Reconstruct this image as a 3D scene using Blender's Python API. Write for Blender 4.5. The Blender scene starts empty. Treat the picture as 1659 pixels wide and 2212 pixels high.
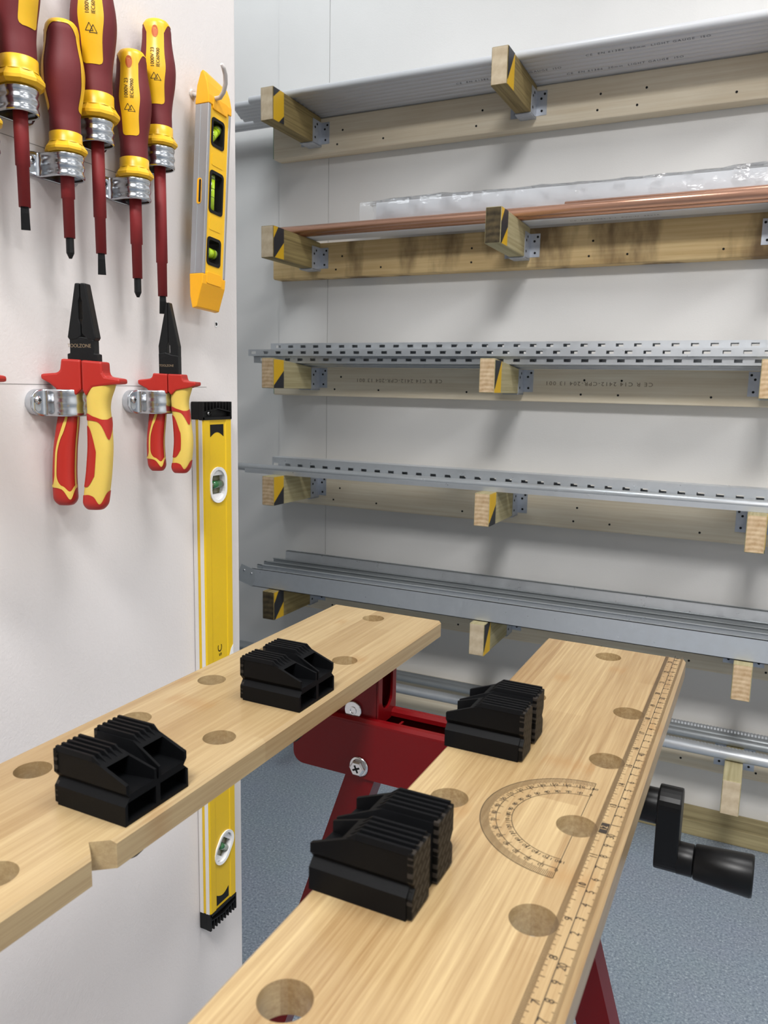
import bpy, bmesh, math, random
from mathutils import Vector, Matrix
random.seed(7)
R = math.radians
sc = bpy.context.scene
COL = sc.collection
HC = 1.073                      # eye height above the floor

# ------------------------------------------------------------------ camera
cam_d = bpy.data.cameras.new('camera'); cam = bpy.data.objects.new('camera', cam_d)
COL.objects.link(cam); sc.camera = cam
cam_d.sensor_fit = 'VERTICAL'; cam_d.sensor_height = 36.0
cam_d.lens = 1695.758 / 2212 * 36.0
cam_d.clip_start = 0.02
_r = Vector((0.89963, 0.43620, 0.02038)); _d = Vector((0.08590, -0.13110, -0.98764)); _f = Vector((-0.42811, 0.89022, -0.15541))
m = Matrix.Identity(4)
for i in range(3):
    m[i][0] = _r[i]; m[i][1] = -_d[i]; m[i][2] = -_f[i]
m[2][3] = HC
cam.matrix_world = m
cam_d.dof.use_dof = True; cam_d.dof.focus_distance = 0.78; cam_d.dof.aperture_fstop = 27.6 / 1.3

# ------------------------------------------------------------------ world, lights, exposure
w = bpy.data.worlds.new('room_air'); sc.world = w; w.use_nodes = True
w.node_tree.nodes['Background'].inputs[0].default_value = (0.8, 0.85, 0.9, 1)
w.node_tree.nodes['Background'].inputs[1].default_value = 0.05
sc.view_settings.view_transform = 'Standard'; sc.view_settings.look = 'None'
sc.view_settings.gamma = 1.0; sc.view_settings.use_curve_mapping = False
sc.view_settings.exposure = 0.10
CEIL = HC + 1.75
LAMPS = [((-1.42, 1.30), 10.0, (0.90, 0.96, 1.0)), ((0.30, 0.70), 17.0, (1.0, 0.985, 0.97)), ((0.10, -0.90), 60.0, (1.0, 0.985, 0.97)),
         ((2.40, 0.70), 16.0, (1.0, 0.985, 0.97)), ((2.40, -0.90), 26.0, (1.0, 0.985, 0.97))]  # these two right-hand panels are added to soften shadows and fill

# ------------------------------------------------------------------ materials
MATS = {}
def new_mat(name):
    mt = bpy.data.materials.new(name); mt.use_nodes = True
    nt = mt.node_tree; b = nt.nodes['Principled BSDF']
    MATS[name] = mt
    return mt, nt, b
def srgb(r, g, b):
    f = lambda c: (c / 255 / 12.92) if c / 255 <= 0.04045 else ((c / 255 + 0.055) / 1.055) ** 2.4
    return (f(r), f(g), f(b), 1)
def plain(name, col, rough=0.5, metal=0.0, bump=0.0, bscale=400.0, spec=None, coat=0.0):
    mt, nt, b = new_mat(name)
    b.inputs['Base Color'].default_value = col
    b.inputs['Roughness'].default_value = rough; b.inputs['Metallic'].default_value = metal
    if spec is not None: b.inputs['Specular IOR Level'].default_value = spec
    if coat: b.inputs['Coat Weight'].default_value = coat; b.inputs['Coat Roughness'].default_value = 0.08
    N = nt.nodes; L = nt.links
    tc = N.new('ShaderNodeTexCoord'); no = N.new('ShaderNodeTexNoise'); no.inputs['Scale'].default_value = bscale
    L.new(tc.outputs['Object'], no.inputs['Vector'])
    mx = N.new('ShaderNodeMix'); mx.data_type = 'RGBA'; mx.blend_type = 'MULTIPLY'
    mx.inputs[0].default_value = 0.12
    mx.inputs[6].default_value = col; L.new(no.outputs['Color'], mx.inputs[7])
    mx2 = N.new('ShaderNodeMix'); mx2.data_type = 'RGBA'; mx2.inputs[0].default_value = 0.5
    mx2.inputs[6].default_value = col; L.new(mx.outputs[2], mx2.inputs[7])
    L.new(mx2.outputs[2], b.inputs['Base Color'])
    if bump:
        bp = N.new('ShaderNodeBump'); bp.inputs['Strength'].default_value = bump; bp.inputs['Distance'].default_value = 0.001
        L.new(no.outputs['Fac'], bp.inputs['Height']); L.new(bp.outputs['Normal'], b.inputs['Normal'])
    return mt
def ramp(nt, stops):
    r = nt.nodes.new('ShaderNodeValToRGB'); e = r.color_ramp.elements
    e[0].position, e[0].color = stops[0]; e[1].position, e[1].color = stops[-1]
    for p, c in stops[1:-1]:
        x = e.new(p); x.color = c
    return r
def grey(v): return (v, v, v, 1)
def mathn(nt, op, a=None, b=None):
    n = nt.nodes.new('ShaderNodeMath'); n.operation = op
    for i, x in enumerate((a, b)):
        if x is None: continue
        if isinstance(x, (int, float)): n.inputs[i].default_value = x
        else: nt.links.new(x, n.inputs[i])
    return n.outputs[0]

def wood(name, light, dark, axis, strip=0.0, fine=220.0, stain=None, rough=0.45, patches=0.5, coat=0.0, seed=0.0):
    """streaky wood, grain along axis 0/1/2 of the object; strip = lamella width across X"""
    mt, nt, b = new_mat(name); N = nt.nodes; L = nt.links
    tc = N.new('ShaderNodeTexCoord'); sp = N.new('ShaderNodeSeparateXYZ'); L.new(tc.outputs['Object'], sp.inputs[0])
    mp = N.new('ShaderNodeMapping'); s = [fine, fine, fine]; s[axis] = fine * 0.022
    mp.inputs['Scale'].default_value = s; mp.inputs['Location'].default_value = (seed, seed * 2, seed)
    L.new(tc.outputs['Object'], mp.inputs['Vector'])
    no = N.new('ShaderNodeTexNoise'); no.inputs['Scale'].default_value = 1.0; no.inputs['Detail'].default_value = 4; no.inputs['Roughness'].default_value = 0.65
    L.new(mp.outputs[0], no.inputs['Vector'])
    mp2 = N.new('ShaderNodeMapping'); s = [26.0, 26.0, 26.0]; s[axis] = 5.0
    mp2.inputs['Scale'].default_value = s; mp2.inputs['Location'].default_value = (seed + 3, seed, seed)
    L.new(tc.outputs['Object'], mp2.inputs['Vector'])
    n2 = N.new('ShaderNodeTexNoise'); n2.inputs['Scale'].default_value = 1.0; n2.inputs['Detail'].default_value = 3
    L.new(mp2.outputs[0], n2.inputs['Vector'])
    fac = mathn(nt, 'ADD', mathn(nt, 'MULTIPLY', no.outputs['Fac'], 0.62), mathn(nt, 'MULTIPLY', n2.outputs['Fac'], 0.38 * patches * 2))
    if strip:
        mp4 = N.new('ShaderNodeMapping'); mp4.inputs['Scale'].default_value = (1500.0, 22.0, 1500.0); L.new(tc.outputs['Object'], mp4.inputs['Vector'])
        n4 = N.new('ShaderNodeTexNoise'); n4.inputs['Scale'].default_value = 1.0; n4.inputs['Detail'].default_value = 2; L.new(mp4.outputs[0], n4.inputs['Vector'])
        fac = mathn(nt, 'ADD', mathn(nt, 'MULTIPLY', fac, 0.72), mathn(nt, 'MULTIPLY', n4.outputs['Fac'], 0.20))
    if strip:
        ix = mathn(nt, 'FLOOR', mathn(nt, 'DIVIDE', sp.outputs['X'], strip))
        seg = mathn(nt, 'FLOOR', mathn(nt, 'ADD', mathn(nt, 'MULTIPLY', sp.outputs['Y'], 3.1), mathn(nt, 'MULTIPLY', ix, 0.37)))
        wn = N.new('ShaderNodeTexWhiteNoise'); wn.noise_dimensions = '2D'
        cb = N.new('ShaderNodeCombineXYZ'); L.new(ix, cb.inputs[0]); L.new(seg, cb.inputs[1]); L.new(cb.outputs[0], wn.inputs['Vector'])
        fac = mathn(nt, 'ADD', fac, mathn(nt, 'MULTIPLY', mathn(nt, 'SUBTRACT', wn.outputs['Value'], 0.5), 0.16))
    o_ = 0.19 * (1 - patches * 2)
    r = ramp(nt, [(0.36 - o_, dark), (0.52 - o_, tuple((light[i] + dark[i]) / 2 for i in range(4))), (0.66 - o_, light)])
    L.new(fac, r.inputs[0])
    colr = r.outputs[0]
    if strip:   # bamboo nodes: short brown combs across single lamellae
        mp3 = N.new('ShaderNodeMapping'); mp3.inputs['Scale'].default_value = (42.0, 4.4, 0.0); mp3.inputs['Location'].default_value = (0.2, 0.35 + seed, 0)
        L.new(tc.outputs['Object'], mp3.inputs['Vector'])
        vo = N.new('ShaderNodeTexVoronoi'); vo.inputs['Scale'].default_value = 1.0; vo.inputs['Randomness'].default_value = 0.85
        L.new(mp3.outputs[0], vo.inputs['Vector'])
        vs = N.new('ShaderNodeSeparateXYZ')
        vsub = N.new('ShaderNodeVectorMath'); vsub.operation = 'SUBTRACT'
        L.new(mp3.outputs[0], vsub.inputs[0]); L.new(vo.outputs['Position'], vsub.inputs[1]); L.new(vsub.outputs[0], vs.inputs[0])
        dy = mathn(nt, 'ADD', mathn(nt, 'ABSOLUTE', vs.outputs['Y']), mathn(nt, 'MULTIPLY', mathn(nt, 'SUBTRACT', no.outputs['Fac'], 0.5), 0.10))
        bd = ramp(nt, [(0.004, grey(1)), (0.050, grey(0))]); L.new(dy, bd.inputs[0])
        gate = mathn(nt, 'GREATER_THAN', mathn(nt, 'FRACT', mathn(nt, 'MULTIPLY', vo.outputs['Color'], 7.3)), 0.35)
        k = mathn(nt, 'MULTIPLY', mathn(nt, 'MULTIPLY', bd.outputs[0], gate), 0.34)
        mx = N.new('ShaderNodeMix'); mx.data_type = 'RGBA'; L.new(k, mx.inputs[0]); L.new(colr, mx.inputs[6]); mx.inputs[7].default_value = srgb(150, 108, 58)
        colr = mx.outputs[2]
    if stain:
        ns = N.new('ShaderNodeTexNoise'); ns.inputs['Scale'].default_value = 9.0; ns.inputs['Detail'].default_value = 5
        mps = N.new('ShaderNodeMapping'); mps.inputs['Scale'].default_value = (1.0, 1.0, 0.35); L.new(tc.outputs['Object'], mps.inputs['Vector']); L.new(mps.outputs[0], ns.inputs['Vector'])
        rs = ramp(nt, [(0.50, grey(0)), (0.64, grey(0.9))]); L.new(ns.outputs['Fac'], rs.inputs[0])
        mx = N.new('ShaderNodeMix'); mx.data_type = 'RGBA'; L.new(rs.outputs[0], mx.inputs[0]); L.new(colr, mx.inputs[6]); mx.inputs[7].default_value = stain
        colr = mx.outputs[2]
    L.new(colr, b.inputs['Base Color']); b.inputs['Roughness'].default_value = rough
    if coat: b.inputs['Coat Weight'].default_value = coat; b.inputs['Coat Roughness'].default_value = 0.25
    bp = N.new('ShaderNodeBump'); bp.inputs['Strength'].default_value = 0.12; bp.inputs['Distance'].default_value = 0.0006
    L.new(no.outputs['Fac'], bp.inputs['Height']); L.new(bp.outputs['Normal'], b.inputs['Normal'])
    return mt
def endgrain(name, light, dark, ring=95.0, cx=0.02, cz=0.10):
    mt, nt, b = new_mat(name); N = nt.nodes; L = nt.links
    tc = N.new('ShaderNodeTexCoord'); mp = N.new('ShaderNodeMapping'); mp.inputs['Location'].default_value = (-cx, 0, cz)
    mp.inputs['Scale'].default_value = (1, 0.02, 1)
    L.new(tc.outputs['Object'], mp.inputs['Vector'])
    wv = N.new('ShaderNodeTexWave'); wv.wave_type = 'RINGS'; wv.rings_direction = 'Y'
    wv.inputs['Scale'].default_value = ring / 3; wv.inputs['Distortion'].default_value = 2.5; wv.inputs['Detail'].default_value = 2
    L.new(mp.outputs[0], wv.inputs['Vector'])
    no = N.new('ShaderNodeTexNoise'); no.inputs['Scale'].default_value = 70; no.inputs['Detail'].default_value = 6; L.new(tc.outputs['Object'], no.inputs['Vector'])
    f = mathn(nt, 'ADD', mathn(nt, 'MULTIPLY', wv.outputs['Fac'], 0.20), mathn(nt, 'MULTIPLY', no.outputs['Fac'], 0.75))
    r = ramp(nt, [(0.25, dark), (0.72, light)]); L.new(f, r.inputs[0]); L.new(r.outputs[0], b.inputs['Base Color'])
    b.inputs['Roughness'].default_value = 0.85
    return mt
def metal(name, col, rough, spangle=0.0, scale=60.0, stretch=None, met=1.0):
    mt, nt, b = new_mat(name); N = nt.nodes; L = nt.links
    b.inputs['Metallic'].default_value = met
    tc = N.new('ShaderNodeTexCoord'); mp = N.new('ShaderNodeMapping')
    if stretch: mp.inputs['Scale'].default_value = stretch
    L.new(tc.outputs['Object'], mp.inputs['Vector'])
    no = N.new('ShaderNodeTexNoise'); no.inputs['Scale'].default_value = scale; no.inputs['Detail'].default_value = 4; L.new(mp.outputs[0], no.inputs['Vector'])
    d = tuple(c * (1 - spangle) for c in col[:3]) + (1,)
    r = ramp(nt, [(0.3, d), (0.7, col)]); L.new(no.outputs['Fac'], r.inputs[0]); L.new(r.outputs[0], b.inputs['Base Color'])
    rr = ramp(nt, [(0.3, grey(min(1, rough * 1.3))), (0.7, grey(rough * 0.8))]); L.new(no.outputs['Fac'], rr.inputs[0]); L.new(rr.outputs[0], b.inputs['Roughness'])
    return mt
def wall_paint(name, col, bump=0.25):
    mt, nt, b = new_mat(name); N = nt.nodes; L = nt.links
    tc = N.new('ShaderNodeTexCoord')
    n1 = N.new('ShaderNodeTexNoise'); n1.inputs['Scale'].default_value = 3.0; n1.inputs['Detail'].default_value = 3; L.new(tc.outputs['Object'], n1.inputs['Vector'])
    d = tuple(c * 0.95 for c in col[:3]) + (1,)
    r = ramp(nt, [(0.35, d), (0.65, col)]); L.new(n1.outputs['Fac'], r.inputs[0]); L.new(r.outputs[0], b.inputs['Base Color'])
    b.inputs['Roughness'].default_value = 0.55
    n2 = N.new('ShaderNodeTexNoise'); n2.inputs['Scale'].default_value = 420.0; n2.inputs['Detail'].default_value = 2; L.new(tc.outputs['Object'], n2.inputs['Vector'])
    bp = N.new('ShaderNodeBump'); bp.inputs['Strength'].default_value = bump; bp.inputs['Distance'].default_value = 0.0008
    L.new(n2.outputs['Fac'], bp.inputs['Height']); L.new(bp.outputs['Normal'], b.inputs['Normal'])
    return mt
def floor_vinyl(name):
    mt, nt, b = new_mat(name); N = nt.nodes; L = nt.links
    tc = N.new('ShaderNodeTexCoord')
    n1 = N.new('ShaderNodeTexNoise'); n1.inputs['Scale'].default_value = 210.0; n1.inputs['Detail'].default_value = 3; n1.inputs['Roughness'].default_value = 0.7; L.new(tc.outputs['Object'], n1.inputs['Vector'])
    r = ramp(nt, [(0.30, srgb(90, 101, 114)), (0.48, srgb(128, 139, 151)), (0.60, srgb(144, 154, 164)), (0.74, srgb(198, 206, 212))]); L.new(n1.outputs['Fac'], r.inputs[0])
    n3 = N.new('ShaderNodeTexNoise'); n3.inputs['Scale'].default_value = 8.0; n3.inputs['Detail'].default_value = 3; L.new(tc.outputs['Object'], n3.inputs['Vector'])
    mx = N.new('ShaderNodeMix'); mx.data_type = 'RGBA'; mx.blend_type = 'MULTIPLY'; mx.inputs[0].default_value = 0.10
    L.new(r.outputs[0], mx.inputs[6]); L.new(n3.outputs['Color'], mx.inputs[7])
    L.new(mx.outputs[2], b.inputs['Base Color']); b.inputs['Roughness'].default_value = 0.5
    return mt
def clear_film(name, white=0.25):
    mt = bpy.data.materials.new(name); mt.use_nodes = True; MATS[name] = mt
    nt = mt.node_tree; N = nt.nodes; L = nt.links; N.clear()
    out = N.new('ShaderNodeOutputMaterial'); tr = N.new('ShaderNodeBsdfTransparent'); tr.inputs[0].default_value = (0.96, 0.97, 0.98, 1)
    gl = N.new('ShaderNodeBsdfGlossy'); gl.inputs['Roughness'].default_value = 0.14
    df = N.new('ShaderNodeBsdfDiffuse'); df.inputs[0].default_value = (0.9, 0.92, 0.95, 1)
    fr = N.new('ShaderNodeFresnel'); fr.inputs[0].default_value = 1.38
    tc = N.new('ShaderNodeTexCoord'); no = N.new('ShaderNodeTexNoise'); no.inputs['Scale'].default_value = 28; no.inputs['Detail'].default_value = 3
    mp = N.new('ShaderNodeMapping'); mp.inputs['Scale'].default_value = (0.5, 1, 1); L.new(tc.outputs['Object'], mp.inputs['Vector']); L.new(mp.outputs[0], no.inputs['Vector'])
    bp = N.new('ShaderNodeBump'); bp.inputs['Strength'].default_value = 0.9; bp.inputs['Distance'].default_value = 0.01; L.new(no.outputs['Fac'], bp.inputs['Height'])
    L.new(bp.outputs[0], gl.inputs['Normal']); L.new(bp.outputs[0], fr.inputs['Normal'])
    m1 = N.new('ShaderNodeMixShader'); m1.inputs[0].default_value = white; L.new(tr.outputs[0], m1.inputs[1]); L.new(df.outputs[0], m1.inputs[2])
    m2 = N.new('ShaderNodeMixShader'); L.new(fr.outputs[0], m2.inputs[0]); L.new(m1.outputs[0], m2.inputs[1]); L.new(gl.outputs[0], m2.inputs[2])
    L.new(m2.outputs[0], out.inputs[0])
    return mt

wall_paint('paint_left', srgb(228, 223, 221))
wall_paint('paint_back', srgb(230, 229, 227))
wall_paint('paint_ceiling', srgb(235, 235, 235))
floor_vinyl('vinyl')
wood('bamboo_a', srgb(184, 162, 122), srgb(150, 124, 86), 1, strip=0.0195, fine=360, patches=0.3, rough=0.34, coat=0.40)
wood('bamboo_b', srgb(184, 161, 119), srgb(138, 109, 71), 1, strip=0.0235, fine=420, patches=0.22, rough=0.34, coat=0.40, seed=1.7)
wood('pine', srgb(240, 230, 208), srgb(222, 206, 178), 0, fine=150, rough=0.75)
wood('pine_stained', srgb(230, 204, 152), srgb(204, 172, 118), 0, fine=150, stain=srgb(104, 80, 52), rough=0.7)
wood('green_pine', srgb(190, 180, 142), srgb(150, 138, 98), 1, fine=130, rough=0.8)
wood('dark_pine', srgb(168, 150, 100), srgb(112, 96, 58), 1, fine=130, rough=0.8, seed=2)
wood('plate_pine', srgb(186, 172, 130), srgb(126, 114, 78), 0, fine=90, rough=0.7, seed=4)
endgrain('end_ring', srgb(226, 202, 166), srgb(180, 146, 106))
endgrain('end_pale', srgb(216, 200, 172), srgb(188, 168, 138), ring=30)
endgrain('end_dark', srgb(96, 82, 54), srgb(44, 36, 20), ring=60)
plain('tape_yellow', srgb(226, 180, 36), 0.45)
plain('tape_black', srgb(42, 44, 50), 0.5)
plain('green_paint', srgb(38, 120, 72), 0.7)
metal('galv', srgb(212, 216, 220), 0.34, 0.07, 45.0, met=0.6)
metal('galv_dull', srgb(182, 187, 190), 0.45, 0.08, 30.0, (0.3, 1, 1), met=0.55)
metal('hanger_zinc', srgb(196, 202, 212), 0.42, 0.12, 80.0, met=0.5)
metal('zinc', srgb(205, 210, 216), 0.20, 0.10, 150.0)
metal('steel', srgb(214, 214, 216), 0.22, 0.05, 200.0)
metal('copper', srgb(244, 188, 160), 0.22, 0.10, 8.0, (0.6, 1, 1), met=0.7)
metal('alu', srgb(196, 198, 202), 0.42, 0.08, 60.0, (1, 1, 0.1))
plain('dark_hole', srgb(14, 13, 12), 0.9)
plain('pvc', srgb(232, 233, 236), 0.32)
plain('print_grey', srgb(92, 92, 96), 0.6)
plain('stamp_ink', srgb(138, 120, 96), 0.9)
plain('ink', srgb(40, 31, 22), 0.7)
plain('ink_soft', srgb(84, 66, 44), 0.7)
plain('pencil', srgb(150, 148, 146), 0.8)
plain('black_plastic', srgb(9, 10, 12), 0.48, bump=0.06, bscale=900, spec=0.12)
plain('black_gloss', srgb(10, 10, 11), 0.36, spec=0.25)
plain('black_cap', srgb(18, 18, 19), 0.45, spec=0.25)
plain('black_steel', srgb(22, 23, 24), 0.42, bump=0.05, bscale=700, spec=0.25)
plain('red_paint', srgb(104, 8, 13), 0.30, spec=0.22)
plain('red_grip', srgb(176, 38, 28), 0.42)
plain('yellow_grip', srgb(224, 194, 92), 0.42)
plain('maroon', srgb(108, 28, 33), 0.62, bump=0.05, bscale=600)
plain('sleeve_red', srgb(132, 30, 33), 0.6)
plain('yellow_hard', srgb(238, 186, 30), 0.35)
plain('yellow_cap', srgb(246, 176, 24), 0.36)
plain('yellow_level', srgb(228, 188, 22), 0.36)
plain('white_strip', srgb(224, 220, 216), 0.35)
plain('white_plastic', srgb(238, 238, 238), 0.35)
plain('lime', srgb(190, 226, 40), 0.12, coat=0.5)
plain('lime_dark', srgb(120, 140, 60), 0.12, coat=0.5)
plain('vial_green', srgb(40, 108, 58), 0.10, coat=0.6)
plain('vial_olive', srgb(98, 98, 66), 0.15, coat=0.6)
plain('hook_white', srgb(206, 200, 196), 0.35)
plain('orange_hole', srgb(196, 92, 14), 0.5)
clear_film('film', 0.24)
clear_film('film_light', 0.05)
mt, nt, b = new_mat('lamp_diffuser'); b.inputs['Emission Color'].default_value = (1, 1, 1, 1); b.inputs['Emission Strength'].default_value = 2.0
# diagonal grip texture
mt, nt, b = new_mat('black_ribbed'); b.inputs['Specular IOR Level'].default_value = 0.15; b.inputs['Roughness'].default_value = 0.55
_tc = nt.nodes.new('ShaderNodeTexCoord'); _br = nt.nodes.new('ShaderNodeTexBrick'); _mp = nt.nodes.new('ShaderNodeMapping')
_mp.inputs['Rotation'].default_value = (R(32), 0, 0)
_sx = nt.nodes.new('ShaderNodeSeparateXYZ'); _cx = nt.nodes.new('ShaderNodeCombineXYZ')
nt.links.new(_tc.outputs['Object'], _mp.inputs['Vector']); nt.links.new(_mp.outputs[0], _sx.inputs[0])
nt.links.new(_sx.outputs['Y'], _cx.inputs[0]); nt.links.new(_sx.outputs['Z'], _cx.inputs[1]); nt.links.new(_cx.outputs[0], _br.inputs['Vector'])
_br.inputs['Scale'].default_value = 72; _br.inputs['Mortar Size'].default_value = 0.06
_br.inputs['Color1'].default_value = grey(1); _br.inputs['Color2'].default_value = grey(0.9); _br.inputs['Mortar'].default_value = grey(0)
_bp = nt.nodes.new('ShaderNodeBump'); _bp.inputs['Distance'].default_value = 0.0012; _bp.inputs['Strength'].default_value = 0.9
_cr = ramp(nt, [(0.0, srgb(6, 6, 6)), (0.9, srgb(46, 42, 38))]); nt.links.new(_br.outputs['Color'], _cr.inputs[0]); nt.links.new(_cr.outputs[0], b.inputs['Base Color'])
nt.links.new(_br.outputs['Color'], _bp.inputs['Height']); nt.links.new(_bp.outputs['Normal'], b.inputs['Normal'])

# ------------------------------------------------------------------ mesh helpers
def WV(x, y, z): return Vector((x, y, z + HC))
class MB:
    """collects shapes; build() makes ONE mesh object"""
    def __init__(s): s.v = []; s.f = []; s.sm = []
    def add(s, vs, fs, smooth=False):
        o = len(s.v); s.v += [Vector(p) for p in vs]
        for f in fs: s.f.append([i + o for i in f]); s.sm.append(smooth)
        return s
    def box(s, x0, x1, y0, y1, z0, z1):
        return s.add([(x0, y0, z0), (x1, y0, z0), (x1, y1, z0), (x0, y1, z0), (x0, y0, z1), (x1, y0, z1), (x1, y1, z1), (x0, y1, z1)],
                     [(3, 2, 1, 0), (4, 5, 6, 7), (0, 1, 5, 4), (1, 2, 6, 5), (2, 3, 7, 6), (3, 0, 4, 7)])
    def prism(s, pts, axis, a, b):
        """2D outline extruded along axis: 'x' pts=(y,z), 'y' pts=(x,z), 'z' pts=(x,y)"""
        def P(p, t): return {'x': (t, p[0], p[1]), 'y': (p[0], t, p[1]), 'z': (p[0], p[1], t)}[axis]
        n = len(pts)
        vs = [P(p, a) for p in pts] + [P(p, b) for p in pts]
        fs = [tuple(range(n - 1, -1, -1)), tuple(range(n, 2 * n))] + [(i, (i + 1) % n, n + (i + 1) % n, n + i) for i in range(n)]
        return s.add(vs, fs)
    def rings(s, rings, smooth=True, cap0=True, cap1=True):
        n = len(rings[0]); vs = [p for r in rings for p in r]; o = len(s.v)
        s.v += [Vector(p) for p in vs]
        for k in range(len(rings) - 1):
            for i in range(n):
                j = (i + 1) % n
                s.f.append([o + k * n + i, o + k * n + j, o + (k + 1) * n + j, o + (k + 1) * n + i]); s.sm.append(smooth)
        if cap0: s.f.append([o + i for i in range(n - 1, -1, -1)]); s.sm.append(False)
        if cap1: s.f.append([o + (len(rings) - 1) * n + i for i in range(n)]); s.sm.append(False)
        return s
    def tube(s, pts, r, n=16, smooth=True, cap=True):
        """round bar through points; r number or list"""
        pts = [Vector(p) for p in pts]; rs = r if isinstance(r, (list, tuple)) else [r] * len(pts)
        t0 = (pts[1] - pts[0]).normalized(); ref = Vector((0, 0, 1)) if abs(t0.z) < 0.9 else Vector((1, 0, 0))
        rg = []
        for i, p in enumerate(pts):
            a = pts[max(i - 1, 0)]; c = pts[min(i + 1, len(pts) - 1)]
            t = (c - a).normalized(); u = t.cross(ref).normalized(); v2 = u.cross(t).normalized()
            rg.append([p + (u * math.cos(2 * math.pi * k / n) + v2 * math.sin(2 * math.pi * k / n)) * rs[i] for k in range(n)])
        return s.rings(rg, smooth, cap, cap)
    def lathe(s, prof, c=(0, 0), n=32, smooth=True, cap=True):
        """prof [(r,z)], vertical axis at c"""
        rg = [[(c[0] + r * math.cos(2 * math.pi * k / n), c[1] + r * math.sin(2 * math.pi * k / n), z) for k in range(n)] for r, z in prof]
        return s.rings(rg, smooth, cap, cap)
    def ring_wall(s, c, axis, ri, ro, a, b, n=32):
        def P(r, k, t):
            x = r * math.cos(2 * math.pi * k / n); y = r * math.sin(2 * math.pi * k / n)
            return {'x': (t, c[0] + x, c[1] + y), 'y': (c[0] + x, t, c[1] + y), 'z': (c[0] + x, c[1] + y, t)}[axis]
        rg = [[P(ro, k, a) for k in range(n)], [P(ro, k, b) for k in range(n)], [P(ri, k, b) for k in range(n)], [P(ri, k, a) for k in range(n)], [P(ro, k, a) for k in range(n)]]
        return s.rings(rg, False, False, False)
    def xf(s, M):
        s.v = [M @ p for p in s.v]; return s
    def build(s, name, mat, parent=None, bevel=0.0, seg=2, kind=None, loc=None, autos=False):
        me = bpy.data.meshes.new(name)
        bm = bmesh.new(); vs = [bm.verts.new(p) for p in s.v]
        for f, sm in zip(s.f, s.sm):
            try: fc = bm.faces.new([vs[i] for i in f]); fc.smooth = sm
            except ValueError: pass
        bmesh.ops.remove_doubles(bm, verts=bm.verts[:], dist=1e-7)
        bmesh.ops.recalc_face_normals(bm, faces=bm.faces[:])
        if bevel:
            ed = [e for e in bm.edges if len(e.link_faces) == 2 and e.calc_face_angle(0) > R(25)]
            bmesh.ops.bevel(bm, geom=ed, offset=bevel, segments=seg, profile=0.6, affect='EDGES', clamp_overlap=True)
        bm.to_mesh(me); bm.free()
        me.materials.append(MATS[mat] if isinstance(mat, str) else mat)
        o = bpy.data.objects.new(name, me); COL.objects.link(o)
        if parent: o.parent = parent
        if loc is not None: o.location = loc
        if kind: o['kind'] = kind
        return o
def tag(o, label, cat, group=None):
    o['label'] = label; o['category'] = cat
    if group: o['group'] = group
    return o
def thing(name, label, cat, loc=(0, 0, 0), rot=(0, 0, 0), group=None):
    o = bpy.data.objects.new(name, None); COL.objects.link(o); o.empty_display_size = 0.02
    o.location = loc; o.rotation_euler = rot
    return tag(o, label, cat, group)
def group_part(name, parent):
    o = bpy.data.objects.new(name, None); COL.objects.link(o); o.empty_display_size = 0.01; o.parent = parent
    return o
def copy_tree(o, parent=None):
    c = o.copy(); COL.objects.link(c); c.parent = parent
    for ch in list(o.children): copy_tree(ch, c)
    return c
def dup_part(o, parent, loc=None):
    c = o.copy(); COL.objects.link(c); c.parent = parent
    if loc is not None: c.location = loc
    return c
def structure(o):
    o['kind'] = 'structure'; return o
def boolean(o, cutter_mb):
    cme = cutter_mb.build('cutter', 'dark_hole')
    md = o.modifiers.new('cut', 'BOOLEAN'); md.operation = 'DIFFERENCE'; md.solver = 'EXACT'; md.object = cme
    bpy.context.view_layer.update()
    dg = bpy.context.evaluated_depsgraph_get()
    me = bpy.data.meshes.new_from_object(o.evaluated_get(dg)); me.name = o.name
    o.modifiers.clear(); old = o.data; o.data = me
    bpy.data.meshes.remove(old)
    bpy.data.objects.remove(cme)
_tcache = {}
def text_geo(body, size=1.0, spacing=1.0):
    """flat text centred at the origin: (verts2d, faces)"""
    key = (body, spacing)
    if key not in _tcache:
        cu = bpy.data.curves.new('lettering', 'FONT'); cu.body = body; cu.align_x = 'CENTER'; cu.align_y = 'CENTER'; cu.space_character = spacing; cu.resolution_u = 3
        ob = bpy.data.objects.new('lettering', cu); COL.objects.link(ob)
        bpy.context.view_layer.update()
        me = bpy.data.meshes.new_from_object(ob.evaluated_get(bpy.context.evaluated_depsgraph_get()))
        _tcache[key] = ([(v.co.x, v.co.y) for v in me.vertices], [tuple(p.vertices) for p in me.polygons])
        bpy.data.objects.remove(ob); bpy.data.curves.remove(cu); bpy.data.meshes.remove(me)
    vs, fs = _tcache[key]
    return [(x * size, y * size) for x, y in vs], fs
def add_text(mb, body, size, fn, spacing=1.0, sx=1.0):
    vs, fs = text_geo(body, size, spacing)
    return mb.add([fn(x * sx, y) for x, y in vs], fs)
def rrect(x0, x1, y0, y1, r, n=5):
    pts = []
    for cx, cy, a in ((x1 - r, y1 - r, 0), (x0 + r, y1 - r, 90), (x0 + r, y0 + r, 180), (x1 - r, y0 + r, 270)):
        for k in range(n + 1):
            t = R(a + 90 * k / n); pts.append((cx + r * math.cos(t), cy + r * math.sin(t)))
    return pts
def lerp_prof(prof, z):
    for (z0, r0), (z1, r1) in zip(prof, prof[1:]):
        if z <= z1: return r0 + (r1 - r0) * max(0.0, (z - z0)) / (z1 - z0)
    return prof[-1][1]

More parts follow.
